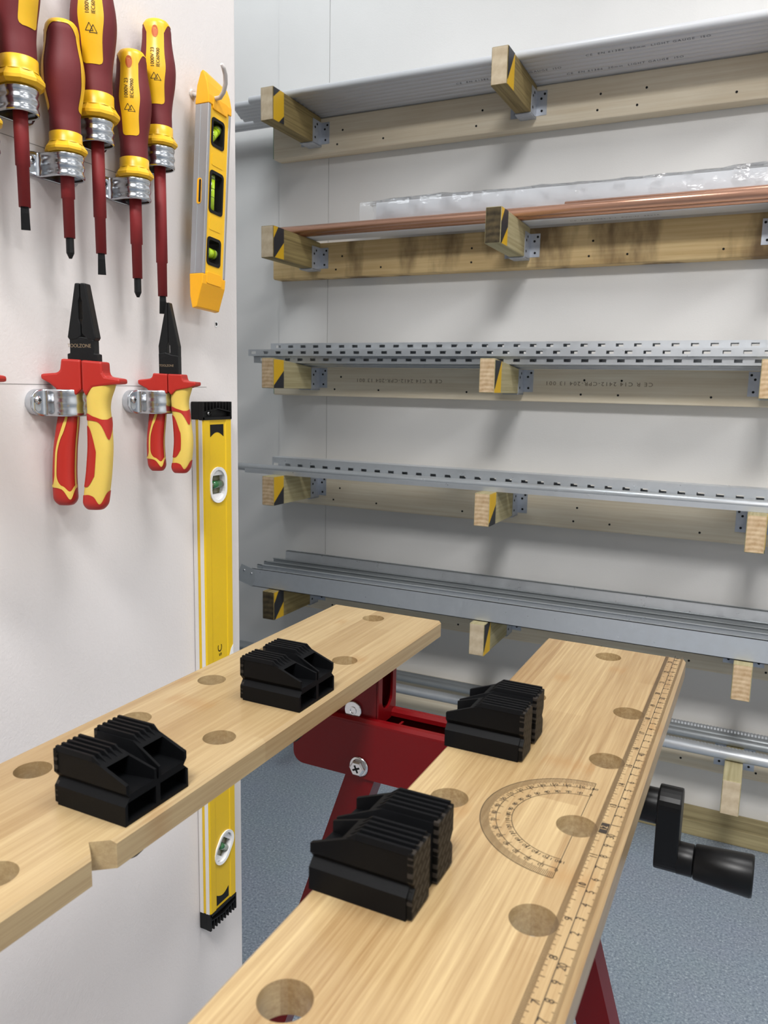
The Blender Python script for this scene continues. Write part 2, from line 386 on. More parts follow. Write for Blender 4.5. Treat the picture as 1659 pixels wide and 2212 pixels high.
# ================================================================== THE ROOM
XW, YE, YWALL = -0.556, 0.757, 2.03        # tool wall face, its free end, rack wall
ZC = CEIL
structure(MB().box(-2.6, 3.6, -4.6, YWALL + 0.1, -0.08, 0).build('floor', 'vinyl'))
structure(MB().box(-2.6, 3.6, -4.6, YWALL + 0.1, ZC, ZC + 0.08).build('ceiling', 'paint_ceiling'))
wb = structure(MB().box(-2.6, 3.6, YWALL + 0.012, YWALL + 0.1, 0, ZC).build('wall_back', 'paint_back'))
for x0, x1, y in ((-2.6, -1.339, 0.003), (-1.337, -1.172, 0.0), (-1.1705, 3.6, 0.0)):
    MB().box(x0, x1, YWALL + y, YWALL + 0.014, 0, ZC).build('panel', 'paint_back', wb)
structure(MB().box(-2.7, -2.6, -4.6, YWALL + 0.1, 0, ZC).build('wall_far_left', 'paint_back'))
structure(MB().box(3.6, 3.7, -4.6, YWALL + 0.1, 0, ZC).build('wall_right', 'paint_back'))
structure(MB().box(-2.6, 3.6, -4.7, -4.6, 0, ZC).build('wall_rear', 'paint_back'))
wl = structure(MB().box(XW - 0.11, XW, -4.6, YE, 0, ZC).build('wall_left', 'paint_left', bevel=0.0015))
for z in (-0.0025, 0.1905):     # board joint and pencil line
    MB().box(XW - 0.0005, XW + 0.00012, -0.2, 0.70 if z < 0 else 0.62, HC + z - 0.0003, HC + z + 0.0003).build('pencil_line', 'pencil', wl)
# drilled hole with a crumbled rim
rim = MB().rings([[(XW + 0.0002 + 0.0004 * (k % 2), 0.7185 + r * (1 + 0.25 * math.sin(5 * k)) * math.cos(k * math.pi / 6), HC + 0.0665 + r * (1 + 0.3 * math.cos(3 * k)) * math.sin(k * math.pi / 6)) for k in range(12)] for r in (0.0034, 0.0019)], False, False, False)
rim.build('hole_rim', 'white_plastic', wl)
MB().lathe([(0.0021, 0), (0.0021, 0.0003)], n=10).xf(Matrix.Translation((XW, 0.7185, HC + 0.0665)) @ Matrix.Rotation(R(90), 4, 'Y')).build('drill_hole', 'dark_hole', wl)
tr = structure(MB().box(-1.5, 2.3, YWALL - 0.08, YWALL, 0.0, 0.040).build('trim_1', 'plate_pine', bevel=0.003))

for i, ((lx, ly), watt, colr) in enumerate(LAMPS):
    t = thing('ceiling_light', ['square ceiling light panel above the left end of the rack', 'square ceiling light panel in front of the rack', 'square ceiling light panel behind the viewer', 'added square ceiling fill panel at the right in front of the rack', 'added square ceiling fill panel at the far right behind the viewer'][i], 'light', (lx, ly, ZC), group='ceiling light panels')
    fr = MB()
    for a in ((-.31, .31, -.31, -.295), (-.31, .31, .295, .31), (-.31, -.295, -.295, .295), (.295, .31, -.295, .295)): fr.box(a[0], a[1], a[2], a[3], -0.012, 0)
    fr.build('frame', 'white_plastic', t)
    MB().box(-.295, .295, -.295, .295, -0.006, -0.001).build('diffuser', 'lamp_diffuser', t)
    ld = bpy.data.lights.new('panel_light', 'AREA'); ld.shape = 'SQUARE'; ld.size = 0.58; ld.energy = watt; ld.color = colr
    lo = bpy.data.objects.new('panel_light', ld); COL.objects.link(lo); lo.parent = t; lo.location = (0, 0, -0.014)

# ================================================================== RACK (six tiers)
YEND, YBEAM = 1.750, 1.986
AW = 0.0376
ARMX = (-1.208, -0.605, -0.0184)
TIERS = [  # name, top z, taper, beam bottom, stained
    ('top', 0.736, 0.006, 0.6365, 'pine'), ('second', 0.405, 0.004, 0.306, 'pine_stained'), ('third', 0.0735, 0.022, -0.025, 'pine'),
    ('fourth', -0.239, 0.004, -0.344, 'pine'), ('fifth', -0.557, 0.004, -0.662, 'pine'), ('lowest', -0.817, 0.004, -0.915, 'pine')]
AH = 0.079
def hanger(parent, x, zt, zb):
    z0 = zb; z1 = zb + 0.060
    h = MB()
    h.box(x - 0.0012, x, 1.940, YBEAM, z0 - 0.0015, z1); h.box(x + AW, x + AW + 0.0012, 1.940, YBEAM, z0 - 0.0015, z1)
    h.box(x - 0.0012, x + AW + 0.0012, 1.937, YBEAM, z0 - 0.0030, z0 - 0.0005)
    h.box(x - 0.026, x - 0.0012, YBEAM - 0.0013, YBEAM, z0 + 0.004, z1); h.box(x + AW + 0.0012, x + AW + 0.026, YBEAM - 0.0013, YBEAM, z0 + 0.004, z1)
    ho = h.build('joist_hanger', 'hanger_zinc', parent)
    for yy, zz in ((1.951, .014), (1.951, .040), (1.962, .050)):     # nail holes in the side leg
        MB().tube([(x + AW + 0.0011, yy, z0 + zz), (x + AW + 0.0016, yy, z0 + zz)], 0.0033, 10).build('nail_hole', 'dark_hole', ho)
    for dx, zz in ((0.014, .014), (0.012, .042), (0.020, .052)):
        for s, xx in ((1, x + AW + dx), (-1, x - dx)):
            MB().tube([(xx, YBEAM - 0.0018, z0 + zz), (xx, YBEAM - 0.001, z0 + zz)], 0.0030, 10).build('nail_head', 'dark_hole', ho)
    return ho
endmats = {(0, 0): 'end_pale', (0, 1): 'end_pale', (1, 0): 'end_pale', (1, 1): 'end_dark', (2, 0): 'end_ring', (2, 1): 'end_ring', (2, 2): 'end_ring',
           (3, 0): 'end_ring', (3, 1): 'end_ring', (3, 2): 'end_ring', (4, 0): 'end_dark', (4, 1): 'end_pale', (4, 2): 'end_ring', (5, 2): 'end_pale'}
tapepat = {(0, 0): 'BYb', (0, 1): 'BY', (1, 0): 'yBy', (1, 1): 'yBy', (2, 0): 'YB', (2, 1): 'BY', (3, 0): 'YB', (3, 1): 'YB', (4, 0): 'yBy', (4, 1): 'BY', (2, 2): 'YB', (3, 2): 'YB'}
for ti, (tn, zt, taper, zb, pm) in enumerate(TIERS):
    t = thing('rack_tier', '%s tier of the timber wall rack with hazard-taped bracket arms' % tn, 'rack', (0, 0, HC), group='tiers of the timber pipe rack')
    bz1 = zt - (0.0172 if ti == 2 else taper + 0.0008)
    bl = [(-1.3277 + 0.0, YBEAM), (2.2, YBEAM)]
    MB().box(-1.3277, 2.2, YBEAM, YWALL, zb, bz1).build('beam', pm, t, bevel=0.0035)
    MB().box(-1.3287, -1.3265, YBEAM + 0.001, YWALL - 0.002, zb + 0.003, bz1 - 0.003).build('painted_end', 'green_paint' if ti in (0, 2) else pm, t)
    rr = random.Random(ti + 11)
    for xs in (-1.12, -0.98, -0.72, -0.42, -0.33, -0.12, 0.05):      # screw heads in the beam
        MB().tube([(xs, YBEAM - 0.0006, zb + 0.02), (xs, YBEAM + 0.001, zb + 0.02)], 0.0028, 8).build('screw_head', 'dark_hole', t)
        if rr.random() < 0.6:
            x2 = xs + rr.uniform(.0, .03)
            MB().tube([(x2, YBEAM - 0.0006, zb + 0.055), (x2, YBEAM + 0.001, zb + 0.055)], 0.0028, 8).build('screw_head', 'dark_hole', t)
    for ai, ax in enumerate(ARMX):
        zbot = zt - AH
        arm = group_part('arm', t)
        arm.location = (ax, YEND, 0)
        L = YBEAM - 0.0015 - YEND
        am = 'dark_pine' if (ti, ai) in ((0, 0), (0, 1), (4, 0), (1, 0)) else 'green_pine'
        MB().add([(0, 0, zbot), (AW, 0, zbot), (AW, L, zbot), (0, L, zbot), (0, 0, zt), (AW, 0, zt), (AW, L, zt - taper), (0, L, zt - taper)],
                 [(3, 2, 1, 0), (4, 5, 6, 7), (0, 1, 5, 4), (1, 2, 6, 5), (2, 3, 7, 6), (3, 0, 4, 7)]).build('joist', am, arm, bevel=0.0022)
        em = endmats.get((ti, ai), 'end_ring')
        MB().box(0.0016, AW - 0.0016, -0.0005, 0.001, -AH / 2 + 0.0016, AH / 2 - 0.0016).build('end_grain', em, arm, loc=(0, 0, zbot + AH / 2))
        if ti in (4, 5) or (ti == 3 and ai == 2):
            MB().box(0.001, AW - 0.001, 0.001, L - 0.01, zt - 0.006, zt - 0.0036).build('planed_top', 'end_pale', arm) if ti == 5 else None
        pat = tapepat.get((ti, ai))
        if pat:
            d = 0.048; xo = AW + 0.0005; xi = AW - 0.001
            za, zc = zbot + 0.001, zt - 0.001 - taper * 0.15
            H = zc - za
            MB().box(xi, xo, 0.0015, d, za, zc).build('hazard_tape', 'tape_yellow' if pat != 'X' else 'tape_black', arm)
            xo2 = xo + 0.0003
            polys = {'BYb': [[(.0015, zc), (d * .62, zc), (.0015, zc - H * .30)], [(d, za), (d * .52, za), (d, za + H * .26)]],
                     'BY': [[(.0015, zc), (d * .95, zc), (d * .45, za + H * .52), (.0015, za + H * .12)]],
                     'yBy': [[(.0015, za + .0), (d * .12, za), (d, za + H * .55), (d, zc), (d * .45, zc), (.0015, zc - H * .38)]],
                     'YB': [[(.0015, za), (d, za), (d, za + H * .62), (.0015, za + H * .10)]]}[pat]
            for pg in polys:
                MB().prism(pg, 'x', xi, xo2).build('tape_stripe', 'tape_black', arm)
        hanger(t, ax, zt, zbot)
# grading stamp on the third beam, upside down as in the photo
st = MB()
for cx in (-0.92, -0.38):
    add_text(st, 'CE R C14 2412-CPR-204 13 001', 0.0135, lambda x, y: (cx - x, YBEAM - 0.0004, 0.022 + HC * 0 - y), 1.25, 1.15)
tiers = [o for o in bpy.data.objects if o.name.startswith('rack_tier')]
third = [o for o in tiers if 'third' in o['label']][0]
st.build('grading_stamp', 'stamp_ink', third)

# ---------------- things on the rack
ORD = ['frontmost', 'second', 'third', 'fourth', 'fifth', 'sixth', 'seventh', 'eighth', 'ninth', 'tenth', 'eleventh']
def pipe_mb(x0, x1, y, z, r, n=20, wall=0.0015):
    mb = MB()
    def rg(x, rr): return [(x, y + rr * math.cos(2 * math.pi * k / n), z + rr * math.sin(2 * math.pi * k / n)) for k in range(n)]
    return mb.rings([rg(x0 + 0.03, r - wall), rg(x0, r - wall), rg(x0, r), rg(x1, r), rg(x1, r - wall), rg(x1 - 0.03, r - wall)], True, False, False)
# white conduits on the top tier
RC = 0.0100
XL = [-1.300, -1.372, -1.372, -1.380, -1.388, -1.392, -1.372, -1.60, -1.62]
for i, xl in enumerate(XL):
    y = 1.836 + i * 0.0203
    z = 0.736 - 0.025 * (y - YEND) + RC + 0.0002
    t = thing('conduit_pipe', '%s of the white plastic conduits lying on the top rack tier' % ORD[i], 'pipe', (0, 0, HC), group='white conduits on the top tier')
    pipe_mb(xl, 2.2, y, z, RC - 0.0001).build('tube', 'pvc', t)
    if i in (2, 4, 6):
        pr = MB()
        ranges = {2: [(-0.30, 0)], 4: [(-0.62, 0)], 6: [(-0.36, 0)]}[i]
        for xc, _ in ranges:
            add_text(pr, 'CE  EN 61386  20mm  LIGHT GAUGE  ISO', 0.0085, lambda x, yy: (xc + x, y - RC * math.cos(0.9 - yy * 70) * 1.012, z - RC * math.sin(0.9 - yy * 70) * 1.012), 1.3, 1.3)
        pr.build('printed_line', 'print_grey', t)
# copper pipes, white trunking and wrapped bundle on the second tier
z2 = 0.405
def ztop2(y): return 0.405 - 0.004 * (y - YEND) / (YBEAM - YEND)
for i, (y, r, x0, x1, lab) in enumerate([(1.872, 0.0110, -1.245, 2.1, 'frontmost copper pipe on the second rack tier'), (1.905, 0.0110, -1.235, 2.1, 'copper pipe just behind the frontmost one on the second tier'), (1.8885, 0.0090, -0.46, 2.1, 'thinner copper pipe starting midway, on top of the two long ones')]):
    z = ztop2(y) + r + 0.0105 if i < 2 else ztop2(1.89) + 0.0228
    if i < 2: z = ztop2(y) + r + 0.0003
    t = thing('copper_pipe', lab, 'pipe', (0, 0, HC), group='copper pipes on the second tier')
    pipe_mb(x0, x1, y, z, r).build('tube', 'copper', t)
t = thing('trunking_length', 'long white plastic trunking with rounded edge behind the copper pipes', 'trunking', (0, 0, HC))
pf = rrect(1.919, 1.982, z2 - 0.0015, z2 + 0.020, 0.006)
MB().prism(pf, 'x', -1.226, 2.1).build('trunking_body', 'pvc', t)
pr2 = MB(); add_text(pr2, 'CE  EN 50085-2-1  PVC-U  25x16', 0.011, lambda x, yy: (-0.36 + x, 1.95 - yy, z2 - 0.0019), 1.2, 1.1); pr2.build('printed_line', 'print_grey', t)
t = thing('wrapped_bundle', 'bundle of white trunking wrapped in crinkled clear plastic on the second tier', 'trunking bundle', (0, 0, HC))
for k in range(3):
    MB().prism(rrect(1.922 + k * 0.022, 1.943 + k * 0.022, z2 + 0.026, z2 + 0.074, 0.003, 3), 'x', -0.965, 2.05).build('trunking_length', 'pvc', t)
wr = MB(); prof = [(1.915, .0225), (1.914, .045), (1.916, .0745), (1.925, .0775), (1.955, .0785), (1.985, .0775), (1.992, .06), (1.99, .0225)]
nx = 110
for i in range(nx):
    x = -1.005 + i * (3.06 / (nx - 1)); e = 0.0035 if i > 1 else 0.002
    for k, (y, z) in enumerate(prof):
        a = 0.35 if k in (0, 7) else 1.0
        wr.v.append(Vector((x + random.uniform(-.004, .004), y - 0.003 + random.uniform(-e, 0.3 * e) * a, z2 + z + random.uniform(-.2 * e, e) * a + (0.005 * max(0, math.sin(i * 0.23)) ** 4 if 1 < k < 6 else 0))))
for i in range(nx - 1):
    for k in range(len(prof) - 1):
        n = len(prof); wr.f.append([i * n + k, (i + 1) * n + k, (i + 1) * n + k + 1, i * n + k + 1]); wr.sm.append((i * 7 + k) % 3 != 0)
wr.build('plastic_wrap', 'film', t)

# slotted channel: a U profile whose front face carries punched slots
def slotted_face(mb, x0, x1, y, z0, z1, pitch, sw, sh, th=0.0022, off=0.5, normal='y'):
    """flat strip in the XZ plane at y (front) with rectangular slots, depth th"""
    zc = (z0 + z1) / 2; za, zb = zc - sh / 2, zc + sh / 2
    def q(xa, xb, a, b, yy0):
        if normal == 'y': return [(xa, yy0, a), (xb, yy0, a), (xb, yy0, b), (xa, yy0, b)]
        return [(xa, y + (a - z0), z0 + (yy0 - y)), (xb, y + (a - z0), z0 + (yy0 - y)), (xb, y + (b - z0), z0 + (yy0 - y)), (xa, y + (b - z0), z0 + (yy0 - y))]
    n = int((x1 - x0) / pitch)
    for yy in (y, y + th):
        mb.add(q(x0, x1, z0, za, yy), [(0, 1, 2, 3)]); mb.add(q(x0, x1, zb, z1, yy), [(0, 1, 2, 3)])
        px = x0
        for k in range(n):
            c = x0 + (k + off) * pitch
            mb.add(q(px, c - sw / 2, za, zb, yy), [(0, 1, 2, 3)]); px = c + sw / 2
        mb.add(q(px, x1, za, zb, yy), [(0, 1, 2, 3)])
    for k in range(n):
        c = x0 + (k + off) * pitch
        a = q(c - sw / 2, c + sw / 2, za, zb, y); b2 = q(c - sw / 2, c + sw / 2, za, zb, y + th)
        mb.add(a + b2, [(0, 1, 5, 4), (1, 2, 6, 5), (2, 3, 7, 6), (3, 0, 4, 7)])
    a = q(x0, x1, z0, z1, y); b2 = q(x0, x1, z0, z1, y + th)
    mb.add(a + b2, [(0, 1, 5, 4), (1, 2, 6, 5), (2, 3, 7, 6), (3, 0, 4, 7)])
def channel(label, x0, x1, y, z, wd, ht, off=0.5, openup=True, web=True, pitch=0.0405, mat='galv', group='slotted channels'):
    t = thing('slotted_channel', label, 'metal channel', (0, 0, HC), group=group)
    f = MB(); slotted_face(f, x0, x1, y, z, z + ht, pitch, 0.0165, 0.0070, off=off, th=0.0018); f.build('front_flange', mat, t)
    g = MB(); slotted_face(g, x0, x1, y + wd - 0.0022, z, z + ht, pitch, 0.0165, 0.0062, off=off); g.build('rear_flange', mat, t)
    h = MB()
    slotted_face(h, x0, x1, y + 0.0022, z, z + wd - 0.0044, pitch / 2, 0.0085, 0.006, off=0.5, normal='z', th=0.0016)
    h.box(x0, x1, y + 0.0022, y + wd - 0.0022, z + ht - 0.0018, z + ht)
    h.build('web', mat, t)
    return t
channel('lower slotted steel channel at the front of the third tier', -1.310, 2.1, 1.860, 0.0638, 0.041, 0.0180, off=0.75)
channel('slotted steel channel lying behind the lower one on the third tier', -1.270, 2.1, 1.9035, 0.0597, 0.041, 0.0180, off=0.4)
channel('slotted steel channel lying next to the beam on the third tier', -1.250, 2.1, 1.9445, 0.0559, 0.041, 0.0180, off=0.2)
channel('upper slotted steel channel reaching furthest left on the third tier', -1.3200, 2.1, 1.848, 0.0822, 0.041, 0.0180, off=0.42)
channel('topmost slotted steel channel set back on the third tier', -1.275, 2.1, 1.8925, 0.1005, 0.041, 0.0185, off=0.62)

# fourth tier: flat galvanised strip, round conduit and slotted channel behind
t = thing('steel_strip_channel', 'plain narrow galvanised channel at the front edge of the fourth tier', 'metal channel', (0, 0, HC))
MB().prism([(1.800, -.2395), (1.842, -.2395), (1.842, -.228), (1.8395, -.228), (1.8395, -.237), (1.8025, -.237), (1.8025, -.228), (1.800, -.228)], 'x', -1.300, 2.1).build('channel_body', 'galv', t)
t = thing('galvanised_conduit', 'round galvanised conduit lying in the front channel of the fourth tier', 'pipe', (0, 0, HC))
pipe_mb(-1.52, 2.1, 1.822, -0.2268, 0.0100).build('tube', 'galv', t)
t = thing('galvanised_conduit', 'second galvanised conduit behind the front one on the fourth tier', 'pipe', (0, 0, HC))
pipe_mb(-1.47, 2.1, 1.856, -0.2301, 0.0100).build('tube', 'galv_dull', t)
channel('slotted steel channel standing behind the conduits on the fourth tier', -1.265, 2.1, 1.884, -0.2400, 0.041, 0.0400, off=0.3, pitch=0.0405)
# fifth tier: cable trunking with end plate, inner length and lid behind
def u_channel(x0, x1, y0, y1, z0, h, th=0.0016, lip=0.006):
    m_ = MB(); m_.box(x0, x1, y0, y0 + th, z0, z0 + h); m_.box(x0, x1, y1 - th, y1, z0, z0 + h); m_.box(x0, x1, y0, y1, z0, z0 + th)
    m_.box(x0, x1, y0, y0 + lip, z0 + h - th, z0 + h); m_.box(x0, x1, y1 - lip, y1, z0 + h - th, z0 + h)
    return m_
t = thing('cable_trunking', 'galvanised steel trunking with a riveted end plate along the fifth tier front', 'trunking', (0, 0, HC))
u_channel(-1.262, 2.1, 1.776, 1.832, -0.5563, 0.052).build('trunking_body', 'galv', t)
ep = group_part('end_plate', t); ep.location = (-1.262, 1.776, -0.530); ep.rotation_euler = (0, R(22), R(18))
MB().box(-0.040, 0.012, -0.003, -0.0012, -0.024, 0.024).build('plate', 'galv_dull', ep)
rv = MB().lathe([(0.0036, 0), (0.003, 0.0014), (0.0012, 0.002)], n=12).xf(Matrix.Rotation(R(90), 4, 'X')).build('rivet', 'steel', ep, loc=(-0.026, -0.003, 0.010))
dup_part(rv, ep, (-0.004, -0.003, 0.010))
t = thing('cable_trunking', 'second galvanised trunking length lying behind the riveted one', 'trunking', (0, 0, HC))
u_channel(-1.285, 2.1, 1.836, 1.888, -0.5575, 0.050).build('trunking_body', 'galv_dull', t)
t = thing('cable_trunking', 'third galvanised trunking length behind the others on the fifth tier', 'trunking', (0, 0, HC))
u_channel(-1.300, 2.1, 1.892, 1.944, -0.5585, 0.048).build('trunking_body', 'galv_dull', t)
t = thing('steel_cover_strip', 'flat galvanised lid standing on edge against the wall on the fifth tier', 'metal strip', (0, 0, HC))
MB().prism([(1.955, -.5590), (1.960, -.5590), (1.972, -.490), (1.967, -.490)], 'x', -1.272, 2.1).build('lid_face', 'galv', t)
MB().box(-1.272, 2.1, 1.966, 1.982, -.4915, -.490).build('lid_flange', 'galv_dull', t)

# lowest tier: pipes, threaded rods
def lab6(i): return ['thick galvanised pipe at the front of the lowest tier', 'thin steel rod behind the front pipe on the lowest tier', 'second thin steel rod on the lowest tier', 'dark steel pipe in the middle of the lowest tier', 'steel pipe near the wall on the lowest tier'][i]
for i, (y, r, m_) in enumerate([(1.856, 0.0128, 'galv'), (1.8755, 0.0052, 'galv_dull'), (1.889, 0.0052, 'galv_dull'), (1.942, 0.010, 'galv_dull'), (1.966, 0.0105, 'galv_dull')]):
    t = thing('steel_pipe', lab6(i), 'pipe', (0, 0, HC), group='steel pipes on the lowest tier')
    pipe_mb(-1.62, 2.1, y, -0.8158 - 0.004 * (y - YEND) / .236 + r, r).build('tube', m_, t)
def rod(label, x0, x1, y, z, r, pitch=0.0045):
    t = thing('threaded_rod', label, 'rod', (0, 0, HC), group='threaded rods on the lowest tier')
    n = int((x1 - x0) / pitch); rg = []
    for k in range(2 * n):
        x = x0 + k * pitch / 2; rr = r if k % 2 == 0 else r * 0.78
        rg.append([(x, y + rr * math.cos(2 * math.pi * q / 8), z + rr * math.sin(2 * math.pi * q / 8)) for q in range(8)])
    MB().rings(rg, False).build('thread', 'galv', t)
rod('threaded steel rod lying behind the thick front pipe on the lowest tier', -0.62, 1.0, 1.903, -0.8130, 0.0062, 0.0075)
rod('threaded steel rod lying next to the wall on the lowest tier', -0.62, 1.0, 1.988, -0.8040, 0.0075, 0.0075)

# ================================================================== WORKBENCH
BX, BY, ZJ, TJ = -0.2115, 0.67, -0.2166, 0.0150
bench = thing('folding_workbench', 'red folding workbench with two drilled bamboo jaws and a black crank', 'workbench', (BX, BY, HC), (0, 0, -0.0064))
BT = Matrix.Translation((-BX, -BY, 0))
def bb(mb, name, mat, parent=None, **k): return mb.xf(BT).build(name, mat, parent or bench, **k)
Y0, Y1 = 0.062, 0.672
def jaw(x0, x1, mat, holes, notch=None):
    c = 0.0022
    mb = MB().prism([(x0, ZJ - TJ), (x1, ZJ - TJ), (x1, ZJ - c), (x1 - c, ZJ), (x0 + c, ZJ), (x0, ZJ - c)], 'y', Y0, Y1)
    o = bb(mb, 'jaw', mat)
    cut = MB()
    for hx, hy in holes: cut.lathe([(0.0103, ZJ - TJ - 0.01), (0.0103, ZJ + 0.01)], (hx, hy), 40)
    if notch: cut.prism(notch, 'z', ZJ - TJ - 0.01, ZJ + 0.01)
    cut.xf(Matrix.Translation((BX, BY, HC)) @ Matrix.Rotation(-0.0064, 4, 'Z') @ BT)
    boolean(o, cut)
    for p in o.data.polygons: p.use_smooth = False
    return o
ys = [0.212, 0.2925, 0.3715, 0.4515, 0.5320]
HL = [(-0.2875, y) for y in ys[1:]] + [(-0.3530, y) for y in [0.128, 0.208, 0.2880, 0.3680, 0.4465, 0.5245]] + [(-0.3207, 0.6478), (-0.2880, 0.2130), (-0.288, 0.132), (-0.3207, 0.088)]
HR = [(-0.1340, y) for y in ys] + [(-0.0668, y) for y in [0.136, 0.2165, 0.2960, 0.3762, 0.4562, 0.5352]] + [(-0.1012, 0.6478), (-0.134, 0.132), (-0.1012, 0.088)]
jl = jaw(-0.3774, -0.2609, 'bamboo_a', HL, [(-0.25, 0.2344), (-0.2609, 0.2430), (-0.2708, 0.2508), (-0.2609, 0.2588), (-0.25, 0.2680)])
jr = jaw(-0.1595, -0.0427, 'bamboo_b', HR)
# printed ruler on the right jaw
ZP = ZJ + 0.00012
def ycm(s): return 0.4752 + (s - 40) / 100 + 0.0005
ru = MB(); ru2 = MB()
XLN = -0.0515
def strip(mb, xa, xb, ya, yb): mb.add([(xa, ya, ZP), (xb, ya, ZP), (xb, yb, ZP), (xa, yb, ZP)], [(0, 1, 2, 3)])
strip(ru, XLN - 0.00018, XLN + 0.00018, ycm(0.3), ycm(60.2))
for k in range(3, 602):           # millimetre ticks at the outer edge
    y = ycm(k / 10); l = 0.0034 if k % 10 == 0 else 0.0028 if k % 5 == 0 else 0.0020
    strip(ru2, -0.0452 - l + 0.0004, -0.0450, y - 0.00019, y + 0.00019)
for k in range(1, 60):
    if k % 10 == 0: add_text(ru, str(k), 0.0050, lambda x, y: (-0.0494 - y, ycm(k) - 0.0012 + x, ZP), 0.9, 0.9)
    else: add_text(ru, str(k % 10), 0.0050, lambda x, y: (-0.0494 - y, ycm(k) - 0.0002 + x, ZP), 0.9, 0.9)
add_text(ru, '60', 0.0042, lambda x, y: (-0.0494 - y, ycm(59.6) + x, ZP), 0.85, 0.85)
for k in range(1, 760):           # 1/32 inch ticks
    s = k / 32 * 2.54
    if s > 60: break
    y = ycm(s); l = 0.0062 if k % 32 == 0 else 0.0048 if k % 16 == 0 else 0.0040 if k % 8 == 0 else 0.0033 if k % 4 == 0 else 0.0026
    strip(ru2, -0.0588, -0.0588 + l, y - 0.00019, y + 0.00019)
for k in range(1, 24):
    y = ycm(k * 2.54)
    if k == 12:
        strip(ru, -0.0560, -0.0519, y - 0.0050, y + 0.0052)
    else:
        add_text(ru, str(k), 0.0050, lambda x, yy: (-0.0537 - yy, y - 0.0010 + x, ZP), 0.9, 0.9)
bb(ru, 'ruler_figures', 'ink', jr); bb(ru2, 'ruler_ticks', 'ink_soft', jr)
n12 = MB(); y12 = ycm(12 * 2.54); add_text(n12, '12', 0.0048, lambda x, yy: (-0.0539 - yy, y12 + x, ZP + 0.0001), 0.95, 0.95); bb(n12, 'ruler_figure_twelve', 'bamboo_a', jr)
# printed protractor around a hole
PCX, PCY = -0.0668, 0.3762
pt = MB(); pt2 = MB()
def pol(r, deg): a = R(90 + deg); return (PCX + r * math.cos(a), PCY + r * math.sin(a), ZP)   # 0 deg = far end, grows towards the inner edge
def arc(mb, r, w_, n=120):
    vs = [pol(r - w_ / 2, 180 * k / n) for k in range(n + 1)] + [pol(r + w_ / 2, 180 * k / n) for k in range(n + 1)]
    mb.add(vs, [(k, k + 1, n + 2 + k, n + 1 + k) for k in range(n)])
for r_ in (0.0487, 0.0405, 0.0325): arc(pt, r_, 0.00032)
for d in range(0, 181):
    r0 = 0.0487 - (0.0058 if d % 5 == 0 else 0.0046)
    a, b_ = pol(r0, d), pol(0.0487, d); t_ = Vector((b_[1] - a[1], -(b_[0] - a[0]), 0)).normalized() * 0.00014
    (pt2).add([Vector(a) - t_, Vector(a) + t_, Vector(b_) + t_, Vector(b_) - t_], [(0, 1, 2, 3)])
    if d % 10 == 0:
        for r0, r1 in ((0.0325, 0.0355), (0.0385, 0.0415)):
            a, b_ = pol(r0, d), pol(r1, d); t_ = Vector((b_[1] - a[1], -(b_[0] - a[0]), 0)).normalized() * 0.00014
            pt.add([Vector(a) - t_, Vector(a) + t_, Vector(b_) + t_, Vector(b_) - t_], [(0, 1, 2, 3)])
        for r_, v in ((0.0418, 180 - d), (0.0345, d)):
            a = R(90 + d); rad = Vector((math.cos(a), math.sin(a), 0)); tan = Vector((math.sin(a), -math.cos(a), 0)); c_ = Vector(pol(r_, d))
            add_text(pt, str(v), 0.0030, lambda x, y: tuple(c_ + tan * x + rad * y), 1.0, 1.15)
for s in (0, 180):
    a, b_ = pol(0.0103, s), pol(0.0487, s); pt.add([(a[0] - .00016, a[1], ZP), (a[0] + .00016, a[1], ZP), (b_[0] + .00016, b_[1], ZP), (b_[0] - .00016, b_[1], ZP)], [(0, 1, 2, 3)])
bb(pt, 'protractor_figures', 'ink', jr); bb(pt2, 'protractor_ticks', 'ink_soft', jr)

# steel frame: far and near cross rails with brackets and splayed legs
def cross_rail(yf):
    r = group_part('cross_rail', bench)
    rc = 0.010; pl = [(-0.341 + rc - rc * math.sin(R(a)), -0.3185 + rc - rc * math.cos(R(a))) for a in range(0, 91, 15)] + [(-0.341, -0.2715), (-0.082, -0.2715)] + [(-0.082 - rc + rc * math.cos(R(a)), -0.3185 + rc - rc * math.sin(R(a))) for a in range(0, 91, 15)]
    bb(MB().prism(pl, 'y', yf, yf + 0.0025), 'rail_plate', 'red_paint', r)
    bb(MB().prism(pl, 'y', yf + 0.0395, yf + 0.042), 'rail_plate', 'red_paint', r)
    for ya, yb in ((yf, yf + 0.0105), (yf + 0.0315, yf + 0.042)):
        bb(MB().prism([(ya, -0.2735), (ya + 0.0004, -0.2700), (ya + 0.003, -0.2677), (yb - 0.003, -0.2677), (yb - 0.0004, -0.2700), (yb, -0.2735), (yb - 0.0025, -0.2735), (yb - 0.003, -0.2705), (ya + 0.003, -0.2705), (ya + 0.0025, -0.2735)], 'x', -0.341, -0.082), 'rail_lip', 'red_paint', r)
    bb(MB().box(-0.330, -0.093, yf + 0.0015, yf + 0.0405, -0.3185, -0.3165), 'rail_floor', 'red_paint', r)
    return r
